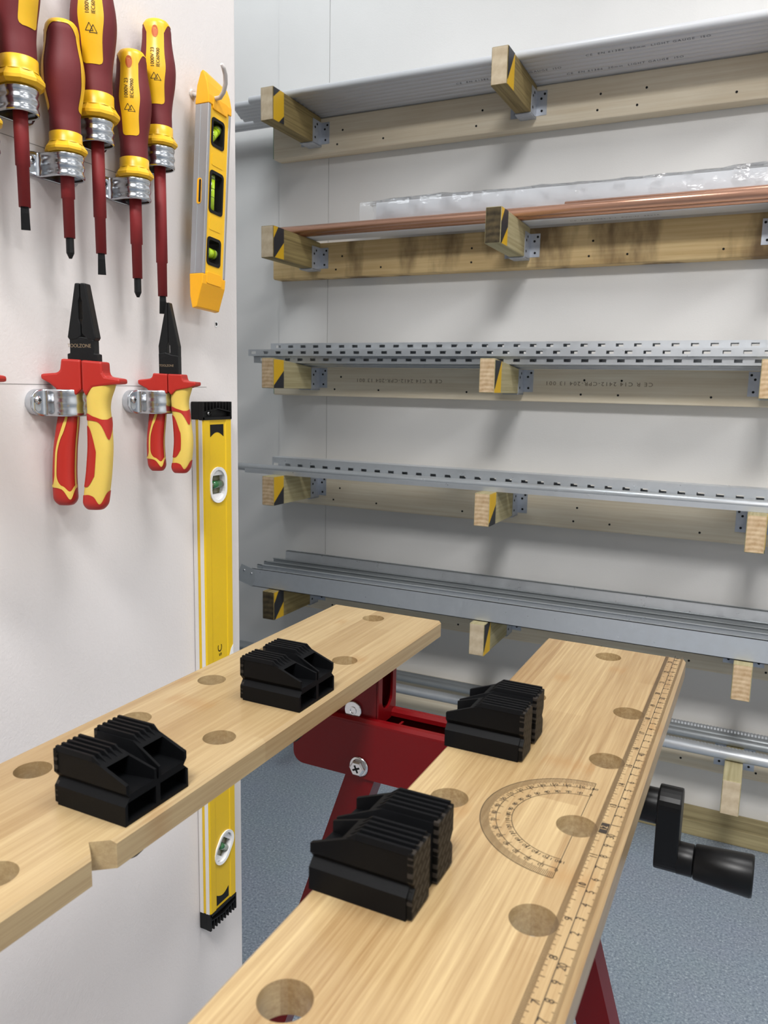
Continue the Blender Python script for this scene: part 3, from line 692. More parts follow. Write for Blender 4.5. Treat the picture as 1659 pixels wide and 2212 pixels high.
def bracket(side, yf):
    """side +1: under the left jaw, open face to the right"""
    r = group_part('jaw_bracket', bench)
    fx = -0.2650 if side > 0 else -0.1560
    sgn = -1 if side > 0 else 1
    xe = fx + sgn * 0.095
    for ya in (yf + 0.0070, yf + 0.0380):
        x0, x1 = sorted((fx, xe))
        ch = 0.010
        pts = [(x0, -0.2665), (x0 + 0.004, -0.2745), (x1 - 0.004, -0.2745), (x1, -0.2665), (x1, -0.2317), (x0, -0.2317)]
        bb(MB().prism(pts, 'y', ya, ya + 0.0022), 'bracket_cheek', 'red_paint', r)
    u0, u1 = yf + 0.0070, yf + 0.0402; um = (u0 + u1) / 2; rr = 0.0098
    pts = [(u0, -0.2317), (u0, -0.2675), (u0 + 0.008, -0.2745), (u1 - 0.008, -0.2745), (u1, -0.2675), (u1, -0.2317), (um + rr, -0.2317)]
    pts += [(um + rr * math.cos(R(a)), -0.2540 + rr * math.sin(R(a))) for a in range(0, -181, -15)] + [(um - rr, -0.2317)]
    bb(MB().prism(pts, 'x', fx - 0.001, fx + 0.0012), 'bracket_face', 'red_paint', r)
    bb(MB().box(*sorted((fx, xe)), u0, u1, -0.2335, -0.2317), 'bracket_top', 'red_paint', r)
    # washer-headed rivet on the near cheek
    w_ = MB().lathe([(0.0001, 0), (0.0078, 0), (0.0078, 0.0022), (0.0073, 0.0026), (0.0034, 0.0026), (0.0033, 0.0032), (0.0024, 0.0032), (0.0022, 0.0024), (0.0001, 0.0024)], n=32, smooth=False)
    w_.xf(Matrix.Translation((-0.2862 if side > 0 else -0.137, yf + 0.0070, -0.2635)) @ Matrix.Rotation(R(90), 4, 'X'))
    bb(w_, 'rivet', 'steel', r)
    return r
def leg(side, yf):
    """channel leg, front plate and outer flange, splayed outward to the floor"""
    r = group_part('leg', bench)
    sl = 0.335 if side < 0 else 0.285
    def xc(z): return (-0.2775 - sl * (-0.319 - z)) if side < 0 else (-0.1195 + sl * (-0.319 - z))
    zt, zf = -0.273, -HC + 0.006
    hw = 0.0135
    bb(MB().prism([(xc(zt) - hw, zt), (xc(zf) - hw, zf), (xc(zf) + hw, zf), (xc(zt) + hw, zt)], 'y', yf + 0.0027, yf + 0.0047), 'leg_plate', 'red_paint', r)
    for s in (-1, 1):
        bb(MB().prism([(xc(zt) + s * hw, zt), (xc(zf) + s * hw, zf), (xc(zf) + s * (hw - 0.002), zf), (xc(zt) + s * (hw - 0.002), zt)], 'y', yf + 0.0047, yf + 0.0250), 'leg_flange', 'red_paint', r)
    bb(MB().box(xc(zf) - 0.018, xc(zf) + 0.018, yf, yf + 0.03, -HC, zf + 0.012), 'rubber_foot', 'black_plastic', r, bevel=0.003)
    # hex bolt with cross recess
    bx, bz = (-0.2770, -0.3085) if side < 0 else (-0.1200, -0.3085)
    M4 = Matrix.Translation((bx, yf, bz)) @ Matrix.Rotation(R(90), 4, 'X')
    bb(MB().lathe([(0.0086, 0), (0.0086, 0.0012), (0.0074, 0.0018)], n=24).xf(M4), 'bolt_flange', 'steel', r)
    bb(MB().lathe([(0.0070, 0.0015), (0.0070, 0.0046), (0.0056, 0.0058)], n=6, smooth=False).xf(M4), 'bolt_head', 'steel', r)
    cr = MB().box(-0.0034, 0.0034, -0.0008, 0.0008, 0.0055, 0.00595); cr.box(-0.0008, 0.0008, -0.0034, 0.0034, 0.0055, 0.00595)
    bb(cr.xf(M4 @ Matrix.Rotation(R(25), 4, 'Z')), 'bolt_recess', 'dark_hole', r)
    return r
for yf in (0.540, 0.075):
    cross_rail(yf)
    for s in (1, -1): bracket(s, yf)
    for s in (-1, 1): leg(s, yf)
# lower cross bars between the legs, out of sight behind the jaws
for xx in (-0.42, -0.006): bb(MB().box(xx - 0.012, xx + 0.012, 0.100, 0.565, -0.74, -0.715), 'stretcher', 'red_paint', bevel=0.002)
# crank
CY, CZ = 0.5600, -0.2915
ck = group_part('crank', bench)
bb(MB().tube([(-0.150, CY, CZ), (-0.070, CY, CZ)], 0.005, 16), 'crank_screw', 'steel', ck)
bb(MB().tube([(-0.086, CY, CZ), (-0.0445, CY, CZ)], 0.0125, 28), 'crank_boss', 'black_gloss', ck, bevel=0.001)
ar = []
for k in range(13): a = R(180 * k / 12); ar.append((CY + 0.0125 * math.cos(a), CZ + 0.004 + 0.0125 * math.sin(a)))
for k in range(13): a = R(180 + 180 * k / 12); ar.append((CY + 0.0110 * math.cos(a), -0.3265 + 0.0110 * math.sin(a)))
bb(MB().prism(ar, 'x', -0.0450, -0.0290), 'crank_arm', 'black_gloss', ck, bevel=0.0012)
bb(MB().tube([(-0.0300, CY, -0.3265), (-0.0190, CY, -0.3265)], 0.0112, 24), 'crank_neck', 'black_gloss', ck, bevel=0.0006)
bb(MB().tube([(-0.0186, CY, -0.3265), (-0.0175, CY, -0.3265), (0.018, CY, -0.3265), (0.0195, CY, -0.3265)], [0.0112, 0.0122, 0.0145, 0.0138], 32), 'crank_grip', 'black_gloss', ck)

# ------------------------------------------------------------------ bench dogs
DL, DW, DH = 0.0465, 0.0465, 0.0292
def make_dog(label, loc, rz):
    """a: 0 grip end .. DL open end along +x; b across y; base at z=0"""
    t = thing('bench_dog', label, 'bench dog', loc, (0, 0, rz), group='black bench dogs on the jaws')
    h = DW / 2
    def outline(top, vw):
        vb = 0.0150
        return [(-h, 0), (h, 0), (h, 0.0105), (h - 0.0035, 0.0140), (h - 0.0010, 0.0170), (h - 0.0010, top), (vw, top), (0.0006, vb), (-0.0006, vb), (-vw, top), (-h + 0.0010, top), (-h + 0.0010, 0.0170), (-h + 0.0035, 0.0140), (-h, 0.0105)]
    st_ = [(0.0, DH, .0045), (0.0255, DH, .0045), (DL, 0.0212, .0010)]
    mb = MB(); mb.rings([[(a - DL / 2, y, z) for y, z in outline(tp, vw)] for a, tp, vw in st_], False)
    o = mb.build('body', 'black_plastic', t)
    cut = MB()
    for s in (-1, 1):
        y0, y1 = sorted((s * 0.0016, s * (h - 0.0018)))
        cut.box(-0.0120, DL, y0, y1, 0.0022, 0.0120)
        cut.prism([(x_, s * y_) for x_, y_ in ((-0.012, 0.0066), (0.0075, 0.0052), (0.0233, 0.0024), (0.05, 0.0024), (0.05, h - 0.0030), (-0.012, h - 0.0030))], 'z', 0.0160, 0.0268)
    cut.xf(Matrix.Translation(loc) @ Matrix.Rotation(rz, 4, 'Z'))
    boolean(o, cut)
    # grip pads at the closed end, split by a slot
    for s in (-1, 1):
        y0, y1 = (0.0045, h - 0.0004) if s > 0 else (-h + 0.0004, -0.0045)
        yo = y1 if s > 0 else y0
        pts = []
        for y, z in ([(y0, 0.0008), (y1, 0.0008), (y1, 0.0100), (y1 - (0.003 if s > 0 else 0), 0.0138), (y1, 0.0175), (y1, DH + 0.001), (y0, DH + 0.001), (y0, 0.0175), (y0 + (0.003 if s < 0 else 0), 0.0138), (y0, 0.0100)]): pts.append((y, z))
        MB().prism(pts, 'x', -DL / 2 - 0.0026, -DL / 2 + 0.0002).build('grip_pad', 'black_ribbed', t, bevel=0.0006)
    # rubber ridges on top of both lobes
    first = None
    for s in (-1, 1):
        for k in range(5):
            yc = s * (0.0066 + k * 0.0037)
            if first is None:
                w_ = 0.0013
                vs = [(-DL / 2 - 0.0012, -w_, DH - .0002), (-DL / 2 - 0.0012, w_, DH - .0002), (-DL / 2 - 0.0012, 0.55 * w_, DH + 0.0025), (-DL / 2 - 0.0012, -0.55 * w_, DH + 0.0025),
                      (0.0010, -w_, DH - .0002), (0.0010, w_, DH - .0002), (0.0010, 0.55 * w_, DH + 0.0025), (0.0010, -0.55 * w_, DH + 0.0025), (0.0062, 0, DH - 0.0014)]
                first = MB().add(vs, [(0, 1, 2, 3), (0, 4, 5, 1), (1, 5, 6, 2), (2, 6, 7, 3), (3, 7, 4, 0), (4, 8, 5), (5, 8, 6), (6, 8, 7), (7, 8, 4)]).build('ridge', 'black_plastic', t, loc=(0, yc, 0))
            else: dup_part(first, t, (0, yc, 0))
    MB().lathe([(0.0060, -0.0330), (0.0088, -0.0300), (0.0096, -0.0200), (0.0096, 0.001)], (0.0012, 0), 24).build('peg', 'black_plastic', t)
    return t
BM = Matrix.Translation((BX, BY, HC)) @ Matrix.Rotation(-0.0064, 4, 'Z') @ BT
def bp_(x, y): return BM @ Vector((x, y, ZJ + 0.0001))
make_dog('black ridged bench dog beside the notch on the left jaw', bp_(-0.2875, 0.2915), -0.0064)
make_dog('black ridged bench dog near the far end of the left jaw', bp_(-0.2870, 0.4500), -0.0064)
make_dog('nearest black ridged bench dog on the right jaw, left of the protractor', bp_(-0.1365, 0.2930), math.pi - 0.0064)
make_dog('black ridged bench dog further back on the right jaw', bp_(-0.1365, 0.4515), math.pi - 0.0064)

# ================================================================== TOOLS ON THE LEFT WALL
def saddle(parent, Rr, hh, xa, base, flange, ribs=2, amp=0.0011, th=0.0011, name='clip'):
    """pipe saddle; local x = away from wall, y along the wall, z up, origin on the wall"""
    MB().prism(rrect(-flange, flange, -hh / 2, hh / 2, hh / 2 - 0.0002, 8), 'x', 0, base).build('base_plate', 'zinc', parent, bevel=0.0006)
    xb = base + 0.0008
    path = [(-flange + 0.0008, xb, 0), (-flange + 0.003, xb, 0), (-flange + 0.006, xb, 0), (-flange + 0.010, xb, 0), (-Rr - 0.0040, xb, 0), (-Rr - 0.0020, xb + 0.0008, 0), (-Rr - 0.0006, xb + 0.003, 0.3), (-Rr, xb + 0.006 if xb + 0.006 < xa else xa - 0.0005, 0.8)]
    for k in range(0, 17):
        a = R(180 - 180 * k / 16); path.append((Rr * math.cos(a), xa + Rr * math.sin(a), 1))
    path += [(-y, x, w_) for y, x, w_ in reversed(path[:8])]
    rows = 15; rg = []
    for i, (y, x, w_) in enumerate(path):
        p0 = path[max(i - 1, 0)]; p1 = path[min(i + 1, len(path) - 1)]
        ty, tx = p1[0] - p0[0], p1[1] - p0[1]; l = math.hypot(ty, tx); ny, nx = -tx / l, ty / l
        if ny * y + nx * 1.0 < 0: ny, nx = -ny, -nx
        if i < 5 or i > len(path) - 6: ny, nx = 0, 1
        e = min(1.0, (flange - abs(y)) / (hh / 2)); sc_ = math.sqrt(max(0.0, 1 - (1 - e) ** 2)) if e < 1 else 1.0
        out, inn = [], []
        for j in range(rows):
            zf = -1 + 2 * j / (rows - 1); z = zf * hh / 2 * max(sc_, 0.25)
            bl = amp * w_ * (0.5 + 0.5 * math.cos(zf * math.pi * (ribs + 0.5))) if ribs else 0
            out.append((x + nx * (bl + th / 2), y + ny * (bl + th / 2), z)); inn.append((x + nx * (bl - th / 2), y + ny * (bl - th / 2), z))
        rg.append(out + inn[::-1])
    MB().rings(rg, True).build('band', 'zinc', parent)
    M0 = Matrix.Rotation(R(90), 4, 'Y')
    for s in (-1, 1):
        ys_ = s * (flange - 0.0068)
        sl = MB().prism(rrect(-0.0028, 0.0028, -0.0062, 0.0050, 0.0027), 'x', 0, 0.0004); sl.build('slot', 'galv_dull', parent, loc=(xb + th / 2, ys_, -0.001))
        MB().lathe([(0.0036, 0), (0.0034, 0.0010), (0.0022, 0.0019), (0.0008, 0.0021)], n=16).xf(M0).build('screw', 'steel', parent, loc=(xb + th / 2 + 0.0002, ys_, 0.0020))
        cr = MB().box(-0.0017, 0.0017, -0.0004, 0.0004, 0.0016, 0.0023); cr.box(-0.0004, 0.0004, -0.0017, 0.0017, 0.0016, 0.0023)
        cr.xf(M0).build('screw_recess', 'dark_hole', parent, loc=(xb + th / 2 + 0.0002, ys_, 0.0020))
def saddle_thing(label, y, z, *a, **k):
    t = thing('pipe_clip', label, 'pipe clip', (XW, y, HC + z), group='zinc pipe clips holding tools')
    saddle(t, *a, **k); return t

HPROF = [(0.0165, .0120), (0.022, .0121), (0.030, .0119), (0.040, .0130), (0.050, .0148), (0.0585, .0160), (0.066, .0165), (0.074, .0160), (0.084, .0143), (0.0935, .0131), (0.1010, .0129), (0.1055, .0120), (0.1085, .0100), (0.1100, .0070), (0.1107, .0030)]
def smooth_prof(z):
    h = 0.003
    return (lerp_prof(HPROF, z - h) + 2 * lerp_prof(HPROF, z) + lerp_prof(HPROF, z + h)) / 4 if 0.02 < z < 0.098 else lerp_prof(HPROF, z)
def screwdriver(label, y, zg, hs, hl, zstep, zend, ztip, kind, ang, x=-0.536, text=True):
    """zg: underside of the guard; hs radius scale; hl length scale of the handle"""
    t = thing('screwdriver', label, 'screwdriver', (x, y, HC + zg), group='insulated screwdrivers on the wall')
    A = R(ang); n = 48; m_ = 70
    zs = [0.0165 + (0.1107 - 0.0165) * k / m_ for k in range(m_ + 1)]
    def S(a, z, off=0.0):
        r_ = (smooth_prof(z) + off) * hs; return (r_ * math.cos(a), r_ * math.sin(a), z * hl)
    hd = MB().rings([[S(2 * math.pi * i / n, z) for i in range(n)] for z in zs], True).build('handle', 'maroon', t)
    def half(z):
        wd = 0.0074 + 0.0016 * math.exp(-((z - 0.066) / 0.010) ** 2) + (0.0006 if z > 0.08 else 0.0006 * max(0, (z - 0.05) / 0.03))
        if z < 0.0390: wd *= 0.62 + 0.38 * math.sqrt(max(0, 1 - ((0.0390 - z) / 0.004) ** 2))
        return wd
    inl = MB()
    for q in (0, math.pi):                       # two long inlay panels, front and back
        rows = [0.0350 + (0.1040 - 0.0350) * k / 80 for k in range(81)]; nc = 12
        o_ = len(inl.v)
        for z in rows:
            h_ = half(z) / smooth_prof(z)
            for c_ in range(nc + 1): inl.v.append(Vector(S(A + q - h_ + 2 * h_ * c_ / nc, z, 0.00028)))
        for k in range(80):
            for c_ in range(nc): inl.f.append([o_ + k * (nc + 1) + c_, o_ + k * (nc + 1) + c_ + 1, o_ + (k + 1) * (nc + 1) + c_ + 1, o_ + (k + 1) * (nc + 1) + c_]); inl.sm.append(True)
    nc = 96; rg = []                             # crown cap whose rim dips to the panels
    for k in range(13):
        row = []
        for i in range(nc):
            a_ = 2 * math.pi * i / nc; d_ = min(abs((a_ - A + math.pi) % (2 * math.pi) - math.pi), abs((a_ - A) % (2 * math.pi) - math.pi))
            lo_ = 0.1045 - 0.0085 * max(0.0, 1 - max(0, d_ - 0.62) / 0.55) ** 2
            z = lo_ + (0.1107 - lo_) * k / 12
            row.append(S(a_, z, 0.00030))
        rg.append(row)
    inl.rings(rg, True, False, True)
    inl.build('handle_inlay', 'yellow_hard', hd)
    # hanging hole near the top, in the inlay
    def on(u, v, off): a = A + u / (smooth_prof(v) * hs); r_ = (smooth_prof(v) + off) * hs; return (r_ * math.cos(a), r_ * math.sin(a), v * hl)
    MB().add([on(0.0028 * math.cos(2 * math.pi * k / 24), 0.0965 + 0.0052 * math.sin(2 * math.pi * k / 24), 0.0005) for k in range(24)], [tuple(range(24))]).build('hanging_hole', 'orange_hole', hd)
    if text:
        tx = MB()
        add_text(tx, '1000V 23', 0.0046 , lambda u, v: on(-0.0022 - v, 0.0735 + u / hl, 0.0006), 1.0, 0.98)
        add_text(tx, 'IEC60900', 0.0042, lambda u, v: on(0.0026 - v, 0.0735 + u / hl, 0.0006), 1.0, 1.0)
        def line(p, q, w_=0.00022):
            d = (Vector(q) - Vector(p)); nn = Vector((-d.y, d.x)).normalized() * w_
            pp = [Vector(p) + nn, Vector(p) - nn, Vector(q) - nn, Vector(q) + nn]
            tx.add([on(u_, v_, 0.0006) for u_, v_ in pp], [(0, 1, 2, 3)])
        for du, dv in ((-0.0012, 0.0), (0.0018, -0.0012)):       # double triangle, apex up the handle
            a_, b2, c_ = (du - 0.0030, 0.0555 + dv), (du + 0.0030, 0.0555 + dv), (du, 0.0605 + dv)
            line(a_, b2); line(b2, c_); line(c_, a_)
        tx.build('handle_print', 'ink', hd)
    gd = MB().lathe([(0.0121 * hs, 0.0176 * hl), (0.0128 * hs, 0.0172 * hl), (0.0128 * hs, 0.0105 * hl), (0.0136 * hs, 0.0085 * hl)], n=40, cap=False); gd.lathe([(0.0128 * hs, 0.0100 * hl), (0.0152 * hs, 0.0062 * hl), (0.0168 * hs, 0.0040 * hl), (0.0168 * hs, 0.0020 * hl), (0.0146 * hs, 0.0001)], n=10, smooth=False)
    gd.build('guard', 'yellow_hard', t)
    sh = MB().lathe([(0.0054, 0.001), (0.0054, zstep - zg), (0.0046, zstep - zg - 0.0004), (0.0044, zend - zg)], n=24)
    sh.build('insulating_sleeve', 'sleeve_red', t)
    tp = MB(); z0, z1 = zend - zg + 0.001, ztip - zg
    if kind == 'slot':
        def rect(z, a, b_): return [(a * math.cos(R(45)) * sx - b_ * math.sin(R(45)) * sy, a * math.sin(R(45)) * sx + b_ * math.cos(R(45)) * sy, z) for sx, sy in ((1, 1), (-1, 1), (-1, -1), (1, -1))]
        tp.rings([rect(z0, .0028, .0028), rect(z0 - 0.006, .0030, .0026), rect(z1, .0034, .0006)], False)
    else:
        tp.lathe([(0.0032, z0), (0.0032, z1 + 0.0045), (0.0012, z1)], n=8, smooth=False)
    tp.build('tip', 'black_steel', t)
    return t
SD = [('insulated screwdriver leftmost on the wall, just outside the picture edge', .4180, .1840, 1.0, .92, .150, .1185, .102, 'ph', -50),
      ('slotted screwdriver with large maroon handle cut off by the top left corner', .4553, .2210, 1.14, 1.16, .165, .1342, .1171, 'slot', -2),
      ('cross-head screwdriver turned so its plain maroon side faces out, second visible from left', .4988, .1840, 1.0, .92, .150, .1185, .102, 'ph', -136),
      ('slotted screwdriver with the widest handle, its top cut off by the picture', .5333, .2202, 1.14, 1.16, .1418, .1114, .0936, 'slot', -52),
      ('cross-head screwdriver hanging lowest, second from the yellow torpedo level', .5770, .1831, 1.0, .985, .1267, .0961, .0791, 'ph', -58),
      ('long slotted screwdriver hanging nearest to the yellow torpedo level', .6105, .2192, 1.0, 1.0, .1151, .0837, .0672, 'slot', -56)]
ORDL = ['just outside the left picture edge', 'under the screwdriver in the top left corner', 'under the screwdriver that shows its plain maroon side', 'under the widest-handled screwdriver', 'under the lowest-hanging screwdriver', 'under the screwdriver nearest the torpedo level']
for i, a in enumerate(SD):
    screwdriver(*a, text=(i != 2))
    saddle_thing('ribbed zinc pipe clip %s' % ORDL[i], a[1], a[2] - 0.0096, 0.0124, 0.0190, 0.0200, 0.0025, 0.0285)

# ------------------------------------------------------------------ pliers
def sweep_grip(path):
    """path [(z, x centre, half width x, half depth y)] top to bottom; returns P(t, angle deg, offset)"""
    zt, zb_ = path[0][0], path[-1][0]
    def at(z):
        for a, b_ in zip(path, path[1:]):
            if z >= b_[0]:
                f = (a[0] - z) / (a[0] - b_[0]); return [a[j] + (b_[j] - a[j]) * f for j in (1, 2, 3)]
        return list(path[-1][1:])
    def P(t, ang, off=0.0):
        z = zt + (zb_ - zt) * t; w_ = 0.006
        q = [at(min(zt, max(zb_, z + d))) for d in (w_, w_ / 2, 0, -w_ / 2, -w_)]
        c_, a_, b_ = [sum(x[j] for x in q) / 5 for j in range(3)]
        d = z - zb_
        if d < 0.007: f = math.sqrt(max(0.02, 1 - (1 - max(d, 0) / 0.007) ** 2 * 0.62)); a_ *= f; b_ *= f
        c, s_ = math.cos(R(ang)), math.sin(R(ang)); e = 0.80
        return (c_ + (a_ + off) * math.copysign(abs(c) ** e, c), (b_ + off) * math.copysign(abs(s_) ** e, s_), z)
    return P
def patch(mb, P, cols, off, m_=10):
    """cols [(angle, t0, t1)]: a strip of surface between two curves"""
    o = len(mb.v)
    for a, t0, t1 in cols:
        for k in range(m_ + 1): mb.v.append(Vector(P(t0 + (t1 - t0) * k / m_, a, off)))
    for i in range(len(cols) - 1):
        for k in range(m_): mb.f.append([o + i * (m_ + 1) + k, o + i * (m_ + 1) + k + 1, o + (i + 1) * (m_ + 1) + k + 1, o + (i + 1) * (m_ + 1) + k]); mb.sm.append(True)
def grip_base(parent, P, mat):
    n, m_ = 48, 60
    return MB().rings([[P(k / m_, 360 * i / n) for i in range(n)] for k in range(m_ + 1)], True).build('grip', mat, parent)
def fa(f): return 180 + 180 * f              # 0 = inner edge, 1 = outer edge of the visible face
def sst(x): x = min(1, max(0, x)); return x * x * (3 - 2 * x)
def grip_outer(parent, path):
    P = sweep_grip(path); g = grip_base(parent, P, 'yellow_grip'); ov = MB()
    cols = []
    for i in range(97):                       # red foot with a yellow tongue dipping into it
        a = 360 * i / 96; f = (a - 180) / 180
        dip = 0.095 * math.exp(-((f - .70) / .15) ** 2) if f > 0 else 0
        cols.append((a, .868 - .02 * math.cos(R(a)) + dip, 1.0))
    patch(ov, P, cols, .0004, 14)
    cols = []
    for i in range(61):                       # red collar that droops at the outer edge
        f = -.15 + 1.30 * i / 60
        lo = .232 + .045 * sst((f - .25) / .45) - .02 * sst((f - .8) / .3); hi = .285 + .15 * math.exp(-((f - .86) / .20) ** 2)
        cols.append((fa(f), lo, hi))
    patch(ov, P, cols, .0004)
    cols = []
    for i in range(49):                       # long red inner panel
        f = -.30 + .80 * i / 48; e = sst((f - .22) / .30)
        cols.append((fa(f), .33 + .20 * max(0, (f - .22) / .28) ** 3, .815 - .09 * max(0, (f - .30) / .20) ** 3))
    patch(ov, P, cols, .0004, 40)
    ov.build('grip_inlay', 'red_grip', g)
def grip_inner(parent, path):
    P = sweep_grip(path); g = grip_base(parent, P, 'red_grip'); ov = MB()
    for f0, f1, w0, t0 in ((.56, .40, .032, .18), (.97, .97, .03, .18)):      # yellow seams
        o = len(ov.v); n = 60
        for k in range(n + 1):
            t = t0 + (.835 - t0) * k / n; f = f0 + (f1 - f0) * sst(k / n * 1.6); w_ = w0
            if f0 < .9 and k > 50: w_ = w0 + .10 * ((k - 50) / 10) ** 2
            for c in range(5): ov.v.append(Vector(P(t, fa(f - w_ + 2 * w_ * c / 4), .0004)))
        for k in range(n):
            for c in range(4): ov.f.append([o + k * 5 + c, o + k * 5 + c + 1, o + (k + 1) * 5 + c + 1, o + (k + 1) * 5 + c]); ov.sm.append(True)
    cols = []
    for i in range(61):                       # yellow band with a tongue above the foot
        f = -.1 + 1.12 * i / 60
        cols.append((fa(f), .822 + .055 * math.exp(-((f - .74) / .14) ** 2), .846 + .10 * math.exp(-((f - .74) / .15) ** 2)))
    patch(ov, P, cols, .0004)
    ov.build('grip_inlay', 'yellow_grip', g)
def pliers(label, loc, rz, kind):
    t = thing('combination_pliers' if kind == 'c' else 'long_nose_pliers', label, 'pliers', loc, (0, 0, rz), group='insulated pliers on the wall')
    mm = lambda pts: [(x / 1000, z / 1000) for x, z in pts]
    if kind == 'c':
        for pts in ([(-4.2, 81), (-.25, 81), (-.25, 70), (-1.6, 66), (-1.6, 52), (-.3, 48), (-.3, 38), (-4, 35), (-10.5, 34.5), (-12.2, 37)], [(.25, 81), (4.8, 81), (12.4, 37), (11, 34.5), (6, 35), (.3, 40), (.3, 48), (1.6, 52), (1.6, 66), (.25, 70)]):
            MB().prism(mm(pts), 'y', -0.0052, 0.0052).build('jaw', 'black_steel', t, bevel=0.0011)
        MB().prism(mm([(-10.6, 36), (-6, 37.2), (0, 37.6), (6, 36.5), (10.6, 35), (10.6, 24), (13, 23.4), (13, 14), (-13, 14), (-13, 23.4), (-10.6, 24)]), 'y', -0.0050, 0.0050).build('joint', 'black_steel', t, bevel=0.0008)
        lt = MB(); add_text(lt, 'TOOLZONE', 0.0042, lambda u, v: (-0.0022 + u, -0.00508, 0.0300 + v), 0.95, 0.92); lt.build('stamped_name', 'stamp_ink', t)
        gl = [(-17.5, 19.3), (-.5, 18.6), (-.5, -6), (-6, -11), (-21, -9), (-23.5, -5.5), (-29, -1.2), (-36, 2.2), (-36, 6.4), (-22, 7.6), (-19, 9.8)]
        gr = [(.3, 18.4), (18.2, 17.2), (18.5, 8.2), (20.4, 5.2), (33.4, 3.4), (33.6, -0.8), (24, -1.8), (9, -4.2), (3, -11.5), (.3, -6)]
        pl = [(-.004, -.0140, .0078, .0074), (-.020, -.0150, .0078, .0074), (-.035, -.0172, .0090, .0082), (-.055, -.0205, .0096, .0086), (-.078, -.0222, .0098, .0088), (-.098, -.0222, .0100, .0092), (-.1055, -.0218, .0098, .0088)]
        pr = [(-.001, .0140, .0130, .0075), (-.008, .0120, .0112, .0080), (-.018, .0104, .0092, .0082), (-.034, .0112, .0098, .0086), (-.055, .0113, .0102, .0088), (-.078, .0090, .0104, .0090), (-.095, .0062, .0106, .0092), (-.1085, .0045, .0100, .0088)]
    else:
        MB().prism(mm([(-1.3, 77), (-.15, 77), (-.15, 40), (-1.5, 37), (-1.5, 30), (-.2, 26), (-9.6, 26), (-9.8, 36)]), 'y', -0.0042, 0.0042).build('jaw', 'black_steel', t, bevel=0.0008)
        MB().prism(mm([(.15, 77), (1.6, 77), (9.9, 36), (9.8, 26), (.2, 26), (1.5, 30), (1.5, 37), (.15, 40)]), 'y', -0.0042, 0.0042).build('jaw', 'black_steel', t, bevel=0.0008)
        MB().prism(mm([(-9.8, 29), (-3, 30), (3, 28), (9.8, 27), (9.8, 4), (-9.8, 4)]), 'y', -0.0045, 0.0045).build('joint', 'black_steel', t, bevel=0.0008)
        lt = MB(); add_text(lt, 'TOOLZONE', 0.0030, lambda u, v: (-0.0020 + u, -0.00458, 0.0175 + v), 0.95, 0.9); lt.build('stamped_name', 'stamp_ink', t)
        gl = [(-14.5, 10.2), (-.4, 9.6), (-.4, -8), (-6, -11.5), (-18, -8.5), (-21.5, -4.6), (-30, -.4), (-30, 3.4), (-17.5, 5.0), (-15.6, 6.5)]
        gr = [(.3, 9.6), (14.2, 9.4), (15, 5), (16.4, 3.2), (27.8, 2.4), (27.8, -1.0), (19, -3.6), (8, -5.8), (3, -10.5), (.3, -7)]
        pl = [(-.006, -.0110, .0078, .0070), (-.020, -.0125, .0080, .0070), (-.035, -.0142, .0082, .0074), (-.055, -.0165, .0084, .0076), (-.072, -.0162, .0086, .0080), (-.0850, -.0150, .0086, .0078)]
        pr = [(-.002, .0120, .0105, .0066), (-.009, .0098, .0092, .0070), (-.018, .0088, .0080, .0072), (-.034, .0108, .0084, .0076), (-.055, .0125, .0090, .0078), (-.072, .0108, .0092, .0080), (-.0865, .0080, .0090, .0078)]
    MB().prism(mm(gl), 'y', -0.0078, 0.0078).build('guard', 'red_grip', t, bevel=0.0018)
    MB().prism(mm(gr), 'y', -0.0082, 0.0082).build('guard', 'red_grip', t, bevel=0.0018)
    grip_inner(t, pl); grip_outer(t, pr)
    return t
pliers('insulated combination pliers in a pipe clip, the only pliers with blunt jaws in full view', (-0.522, 0.497, HC), R(20), 'c')
pliers('insulated long nose pliers in a pipe clip beside the long yellow spirit level', (-0.5255, 0.607, HC), R(20), 'n')
pliers('red and yellow pliers of which only a guard tip shows at the left picture edge', (-0.522, 0.3775, HC), R(20), 'c')
for lab, yy in (('plain zinc pipe clip holding the combination pliers', .4935), ('plain zinc pipe clip holding the long nose pliers', .6040), ('zinc pipe clip of the pliers outside the left picture edge', .3740)):
    saddle_thing(lab, yy, -0.0175, 0.0150, 0.0225, 0.0155, 0.0065, 0.0310, ribs=2, amp=0.0006)

# ------------------------------------------------------------------ long spirit level
XF, XB = -0.5400, XW + 0.0006
LY0, LY1, LZ0, LZ1 = 0.6738, 0.7236, -0.6190, -0.0370
lv = thing('spirit_level', 'long yellow box spirit level standing upright against the wall', 'spirit level', (XB, LY0, HC + LZ0))
LT = Matrix.Translation((-XB, -LY0, -LZ0))
def lb(mb, name, mat, parent=None, **k): return mb.xf(LT).build(name, mat, parent or lv, **k)
g1, g2 = LY0 + 0.0115, LY1 - 0.0115
prof = [(XB + .0015, LY0), (XF - .0016, LY0), (XF, LY0 + .0016), (XF, g1 - .0012), (XF - .0009, g1), (XF - .0009, g2), (XF, g2 + .0012), (XF, LY1 - .0016), (XF - .0016, LY1), (XB + .0015, LY1), (XB, LY1 - .0015), (XB, LY0 + .0015)]
body = MB().prism(prof, 'z', LZ0, LZ1)
lvb = lb(body, 'body', 'yellow_level')
V1, V2 = (0.6982, -0.1092), (0.7008, -0.5462)
